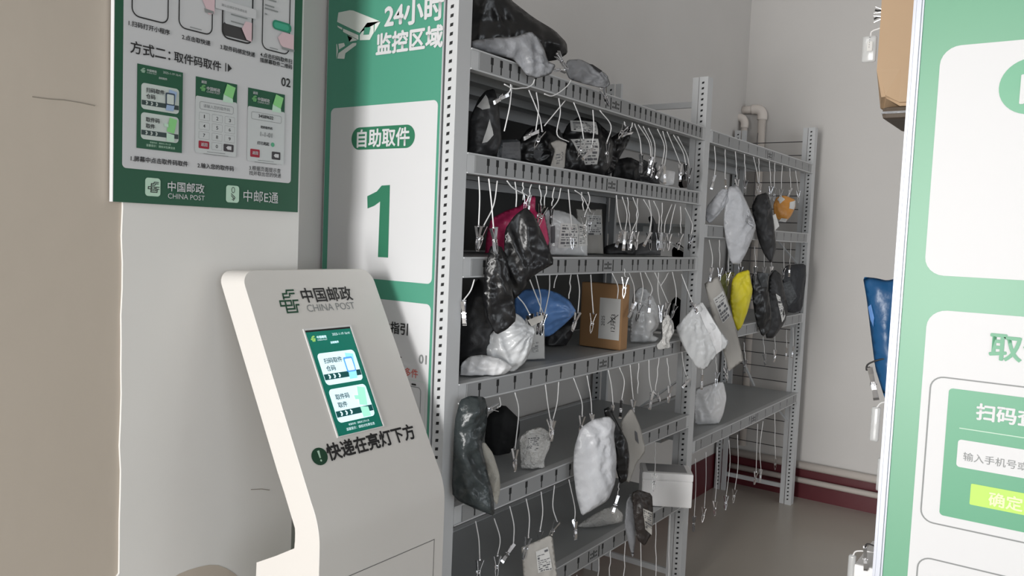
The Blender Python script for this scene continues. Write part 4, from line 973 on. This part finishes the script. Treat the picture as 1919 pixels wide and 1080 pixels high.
# ------------------------------------------------------------------ cords with metal clips hanging under the beams
def clip_mesh():
    """spring clip, 60 mm long, jaws at -Z"""
    out = []
    bm = bmesh.new()
    for s in (1, -1):
        prof = [(.0095*s, 0), (.0062*s, -.012), (.0030*s, -.026), (.0042*s, -.040), (.0022*s, -.054), (-.0006*s, -.060)]
        w = [.0045, .0042, .0036, .0040, .0048, .0050]
        t = .0011
        rings = []
        for (x, z), ww in zip(prof, w): rings.append([bm.verts.new(p) for p in ((x-t/2, -ww, z), (x+t/2, -ww, z), (x+t/2, ww, z), (x-t/2, ww, z))])
        for a, b in zip(rings, rings[1:]):
            for i in range(4): bm.faces.new([a[i], a[(i+1) % 4], b[(i+1) % 4], b[i]])
        bm.faces.new(rings[0][::-1]); bm.faces.new(rings[-1])
    bmesh.ops.recalc_face_normals(bm, faces=bm.faces); me = bpy.data.meshes.new('clip'); bm.to_mesh(me); bm.free(); me.materials.append(CHROME)
    bm = bmesh.new()
    pts = [Vector((.0048*math.cos(a), -.0035+.007*i/27, -.030+.0048*math.sin(a))) for i in range(28) for a in [i/27*math.pi*5]]
    tube(bm, pts, .0009, 5); tube(bm, [(0, -.006, -.030), (0, .006, -.030)], .0018, 6)
    bmesh.ops.recalc_face_normals(bm, faces=bm.faces); ms = bpy.data.meshes.new('spring'); bm.to_mesh(ms); bm.free(); ms.materials.append(CHROME)
    bm = bmesh.new(); bmesh.ops.create_uvsphere(bm, u_segments=8, v_segments=6, radius=.0032)
    mk = bpy.data.meshes.new('cord_knot'); bm.to_mesh(mk); bm.free(); mk.materials.append(CHROME)
    return me, ms, mk
CLIP, SPRING, KNOT = clip_mesh()
def hang(path, X, label, group, tip=None, dark=False, size=1.0, r=.0016, turn=None, Xe=None):
    """path: pixels from the beam down; tip: pixel where the jaws end; the cord hangs in the plane X"""
    n = len(path); Xe = X if Xe is None else Xe
    pts = [atX(u, v, X+(Xe-X)*i/(n-1)) for i, (u, v) in enumerate(path)]
    root = empty('cord_clip', pts[0]); tag(root, label, 'cord' if 'hanging cord' in label or 'loop' in label else 'clip', group); LABELS.add(label)
    sp = spline(pts, 6) if n > 2 else [pts[0].lerp(pts[1], k/6)+Vector((0, .0035*math.sin(k/6*math.pi)*random.choice((-1, 1)), 0)) for k in range(7)]
    bm = bmesh.new(); tube(bm, sp, r, 6); obj('cord', bm, CORD, root, True)
    E_ = pts[-1]
    if tip == 'none': return
    T_ = atX(tip[0], tip[1], Xe) if tip else E_+Vector((random.uniform(-.004, .004), random.uniform(-.012, .012), -.055))
    d = (T_-E_).normalized()
    q = (-d).to_track_quat('Z', 'Y')
    a = random.uniform(-1.2, 1.2) if turn is None else turn
    M = Matrix.LocRotScale(E_, q @ Matrix.Rotation(a, 3, 'Z').to_quaternion(), Vector((size, size, size)))
    def part(nm, me):
        o = bpy.data.objects.new(nm, me); COL.objects.link(o); o.parent = root; o.matrix_parent_inverse = wm(root).inverted(); o.matrix_world = M
        o.location, o.rotation_euler, o.scale = M.to_translation(), M.to_euler(), M.to_scale(); return o
    c = part('clip', CLIP)
    s_ = bpy.data.objects.new('spring', SPRING); COL.objects.link(s_); s_.parent = c
    k = bpy.data.objects.new('cord_knot', KNOT); COL.objects.link(k); k.parent = c
XC = XS+.008
def row(items, where, group, X=XC):
    items = sorted(items, key=lambda t: t[0][0][0])
    for i, it in enumerate(items):
        path, tip = it[0], it[1] if len(it) > 1 else None
        kw = it[2] if len(it) > 2 else {}
        lab = kw.pop('lab', None) or f'{ORDN[i]} white hanging cord from the left {where}'
        hang(path, kw.pop('X', X), lab, group, tip, **kw)
ORDN = ORD+['twenty-'+k for k in ('first', 'second', 'third', 'fourth', 'fifth', 'sixth', 'seventh', 'eighth', 'ninth')]
BK = dict(X=XC)
row([([(957,158),(956,170),(948,178)], (917,198), dict(size=.95, turn=0)), ([(959,160),(955,200),(945,246)], 'none'),
     ([(991,169),(1004,200),(1012,222),(1016,246)], (1000,280)), ([(1005,173),(1009,205),(1004,246)], (972,266)),
     ([(1047,184),(1050,212),(1044,252),(1066,266)], 'none'), ([(1059,189),(1040,212),(1020,236)], 'none'),
     ([(1075,192),(1088,226),(1094,262)], (1082,298)), ([(1111,206),(1113,245),(1108,280)], (1090,300)),
     ([(1124,207),(1145,236),(1137,268)], None), ([(1170,228),(1172,236)], (1157,262)), ([(1185,230),(1181,246)], (1160,258)),
     ([(1189,232),(1199,260),(1202,290)], None), ([(1196,234),(1216,266),(1220,295)], None), ([(1205,237),(1220,268),(1222,298)], None),
     ([(1215,240),(1227,270),(1226,303)], None), ([(1232,242),(1245,274),(1240,310)], (1232,328)), ([(1242,246),(1249,278),(1245,312)], None),
     ([(1250,247),(1264,280),(1275,308)], None), ([(1262,253),(1280,285),(1285,308)], None), ([(1270,256),(1287,290),(1292,315)], None)],
    'under the top beam of the near rack', 'hanging cords under the top beam of the near rack')
row([([(916,335),(921,380),(925,427)], (928,462), dict(X=XC+.045, size=1.05, turn=1.5, lab='bright white faced clip gripping the gathered black bag near the sign')),
     ([(897,331),(899,370),(897,424)], (895,462)), ([(932,339),(925,385),(906,424)], (900,455)),
     ([(950,339),(962,353),(987,366)], None, dict(size=.7)), ([(965,341),(968,365),(967,388)], 'none'), ([(980,342),(980,375)], 'none'),
     ([(996,346),(992,366)], None, dict(size=.7)), ([(1011,347),(1014,384)], (1010,405)), ([(1024,349),(1020,388)], (1014,408)), ([(1039,351),(1034,386)], 'none'),
     ([(1051,353),(1046,375),(1034,392)], None, dict(size=.7)), ([(1065,355),(1068,390),(1072,428)], (1072,460)), ([(1077,357),(1092,369),(1107,398)], None),
     ([(1090,360),(1094,395)], 'none'), ([(1102,360),(1105,376),(1095,406)], None), ([(1155,366),(1158,400),(1165,433)], (1155,462)),
     ([(1166,369),(1175,402),(1171,434)], None), ([(1176,370),(1181,434)], None), ([(1186,370),(1196,402),(1184,434)], None), ([(1195,372),(1192,434)], None),
     ([(1206,374),(1220,402),(1217,436)], None), ([(1216,375),(1221,408),(1218,438)], (1208,458)), ([(1225,377),(1235,402),(1234,436)], None),
     ([(1241,380),(1239,436)], None), ([(1259,383),(1247,415),(1245,438)], None), ([(1266,383),(1254,438)], None), ([(1275,387),(1276,438)], None), ([(1284,390),(1297,420),(1295,440)], None)],
    'under the second beam of the near rack', 'hanging cords under the second beam of the near rack')
row([([(948,522),(967,552),(982,570),(993,590)], (996,626), dict(X=XC+.012, size=1.1, turn=1.5, lab='bright clip on the top corner of the silver white bag')),
     ([(889,524),(882,545),(868,564)], None), ([(990,517),(1002,548),(1018,588)], None), ([(1004,517),(1013,557),(1012,586)], None),
     ([(1277,514),(1290,548),(1298,568)], (1308,590), dict(X=XC+.02, Xe=XC+.085, lab='clip on the middle post holding the slanting silver white bag')),
     ([(1030,516),(1029,548),(1020,590)], (1012,612)), ([(1044,516),(1038,540)], 'none'), ([(1070,515),(1066,560)], 'none'),
     ([(1082,515),(1086,545),(1083,586)], (1074,614)), ([(1107,515),(1109,548),(1112,588)], (1108,618)), ([(1147,512),(1158,537),(1157,560)], 'none'),
     ([(1179,512),(1188,537),(1189,568)], (1180,590)), ([(1200,511),(1205,540),(1200,570)], (1194,596)), ([(1209,511),(1222,540),(1218,556)], None),
     ([(1227,511),(1240,540),(1252,568)], (1246,592)), ([(1234,511),(1233,545),(1237,572)], None), ([(1253,511),(1238,536)], 'none'), ([(1260,510),(1267,545),(1266,572)], (1258,594))],
    'under the third beam of the near rack', 'hanging cords under the third beam of the near rack')
hang([(1170,504),(1172,520)], XC+.006, 'dark clip gripping the third beam above the cardboard box', None, (1170,545), size=1.1)
row([([(936,745),(938,760),(932,764)], (900,770), dict(X=XC+.03, turn=1.5, lab='grey clip hooked on the large dark bag left on the fifth shelf')),
     ([(965,736),(972,772),(965,842)], None), ([(1022,721),(1026,755),(1031,786)], (1033,812)), ([(1047,716),(1044,755),(1036,788)], (1034,812)),
     ([(1075,709),(1090,752),(1091,780)], (1088,808)), ([(1100,704),(1107,745),(1109,776)], None), ([(1140,694),(1146,725),(1149,760)], None),
     ([(1161,689),(1170,715),(1165,750)], (1163,776)), ([(1181,684),(1184,720),(1187,750)], (1186,774)), ([(1197,681),(1195,738)], 'none'),
     ([(1216,675),(1217,710),(1222,736)], (1219,756)), ([(1235,671),(1228,734)], (1236,750)), ([(1250,671),(1256,724)], (1253,746)),
     ([(1278,660),(1282,690),(1290,712)], (1272,735))],
    'under the fourth beam of the near rack', 'hanging cords under the fourth beam of the near rack')
row([([(891,977),(897,1010),(899,1050)], None), ([(926,972),(937,1010),(932,1042)], (930,1078)), ([(955,949),(963,985),(962,1022)], (946,1046)),
     ([(986,935),(992,970),(990,1008)], (982,1040)), ([(1014,922),(1017,960),(1012,996)], (1010,1028)), ([(1039,910),(1036,950),(1044,978)], (1032,1002)),
     ([(1066,899),(1077,950),(1077,976)], None), ([(1160,905),(1158,930)], (1152,950)), ([(1228,830),(1227,890)], (1225,918))],
    'under the fifth beam of the near rack', 'hanging cords under the fifth beam of the near rack')
row([([(1081,1078),(1080,1110)], 'none'), ([(1122,1047),(1121,1110)], None), ([(1144,1032),(1142,1080)], None), ([(1172,1015),(1168,1110)], None), ([(1200,1000),(1201,1110)], None),
     ([(1229,980),(1229,1110)], None), ([(1256,965),(1252,1110)], None)],
    'under the lowest beam of the near rack', 'hanging cords under the lowest beam of the near rack')
# far rack
row([([(1339,274),(1341,305),(1339,330)], (1334,350)), ([(1359,280),(1359,336)], (1361,356)), ([(1378,284),(1381,336)], (1382,354)), ([(1395,289),(1397,338)], (1396,358)),
     ([(1412,294),(1419,325),(1421,343)], None), ([(1422,297),(1423,345)], None), ([(1442,302),(1445,350)], None), ([(1452,305),(1451,352)], None),
     ([(1466,310),(1464,355)], None), ([(1480,315),(1482,355)], (1476,370)), ([(1491,320),(1496,358)], None)],
    'under the top beam of the far rack', 'hanging cords under the top beam of the far rack')
row([([(1329,450),(1335,480),(1334,502)], None), ([(1348,450),(1349,502)], None), ([(1366,455),(1365,510)], (1363,530)), ([(1390,458),(1388,500)], None), ([(1414,462),(1416,500)], None),
     ([(1433,462),(1432,500)], None), ([(1445,461),(1446,500)], None), ([(1469,456),(1469,502)], None), ([(1482,455),(1480,496)], None)],
    'under the second beam of the far rack', 'hanging cords under the second beam of the far rack')
row([([(1318,668),(1316,702)], (1315,722)), ([(1340,660),(1344,698)], (1342,716)), ([(1358,655),(1360,690)], (1362,708)), ([(1394,642),(1397,674)], None), ([(1430,632),(1433,664)], (1434,682)),
     ([(1452,626),(1453,656)], None), ([(1474,618),(1474,652)], None), ([(1486,614),(1487,650)], None)],
    'under the third beam of the far rack', 'hanging cords under the third beam of the far rack')
row([([(1303,860),(1304,910),(1301,968)], None), ([(1323,848),(1323,900),(1320,952)], None), ([(1344,838),(1344,890),(1340,940)], None), ([(1366,825),(1368,868),(1361,930)], None), ([(1382,815),(1383,872),(1377,918)], None),
     ([(1420,795),(1418,845),(1417,885)], None), ([(1430,790),(1424,840),(1426,880)], None), ([(1452,775),(1453,860)], None)],
    'under the bottom beam of the far rack', 'hanging cords under the bottom beam of the far rack')
# loops of cord over the top beam and clips on the parcels up there
hang([(1070,150),(1064,160),(1050,172),(1034,180),(1020,176)], XC+.004, 'loose loop of cord over the top beam under the small grey bag', 'loose loops of cord on the top beam', 'none')
hang([(1002,149),(998,158),(988,164),(978,165),(962,166),(945,158)], XC+.004, 'loose loop of cord over the top beam under the drooping light grey bag', 'loose loops of cord on the top beam', 'none')
hang([(1052,112),(1046,104),(1044,101)], XC+.02, 'shiny clip gripping the tip of the big glossy black bag on top', None, (1064,132), size=1.0, turn=1.4)
hang([(1040,133),(1042,130),(1058,131)], XC+.025, 'shiny clip on the end of the drooping light grey bag', None, (1036,131), size=.9, turn=1.2)
hang([(1122,160),(1126,166),(1128,167)], XC+.025, 'shiny clip on the end of the small grey bag on top', None, (1138,192), size=1.0, turn=1.4)
# clips on the right rack beside the sign
def clip_right(label, path, tip, size=1.0, turn=1.4, Y=1.59):
    pts = [atY(u, v, Y) for u, v in path]; root = empty('cord_clip', pts[0]); tag(root, label, 'clip'); LABELS.add(label)
    bm = bmesh.new(); tube(bm, spline(pts, 5), .0016, 6); obj('cord', bm, INKB, root, True)
    T_ = atY(*tip, Y); d = (T_-pts[-1]).normalized(); M = Matrix.LocRotScale(pts[-1], (-d).to_track_quat('Z', 'Y') @ Matrix.Rotation(turn, 3, 'Z').to_quaternion(), Vector((size,)*3))
    c = bpy.data.objects.new('clip', CLIP); COL.objects.link(c); c.parent = root; c.matrix_parent_inverse = wm(root).inverted()
    c.location, c.rotation_euler, c.scale = M.to_translation(), M.to_euler(), M.to_scale()
    s_ = bpy.data.objects.new('spring', SPRING); COL.objects.link(s_); s_.parent = c
clip_right('white faced clip below the deep blue bag at the sign edge', [(1712,668),(1660,672),(1628,682),(1624,694),(1630,688)], (1640,738), 1.05, .2)
clip_right('bright clip standing on the white box at the sign edge', [(1640,1024),(1626,1020),(1621,1026)], (1622,1062), .75, .2, 1.612)
clip_right('dark clip beside the tan cardboard box at the sign edge', [(1655,18),(1646,20),(1640,19)], (1656,21), .6, 1.4, 1.64)
clip_right('second dark clip lower beside the tan cardboard box', [(1655,30),(1645,32),(1638,36)], (1654,33), .6, 1.4, 1.64)
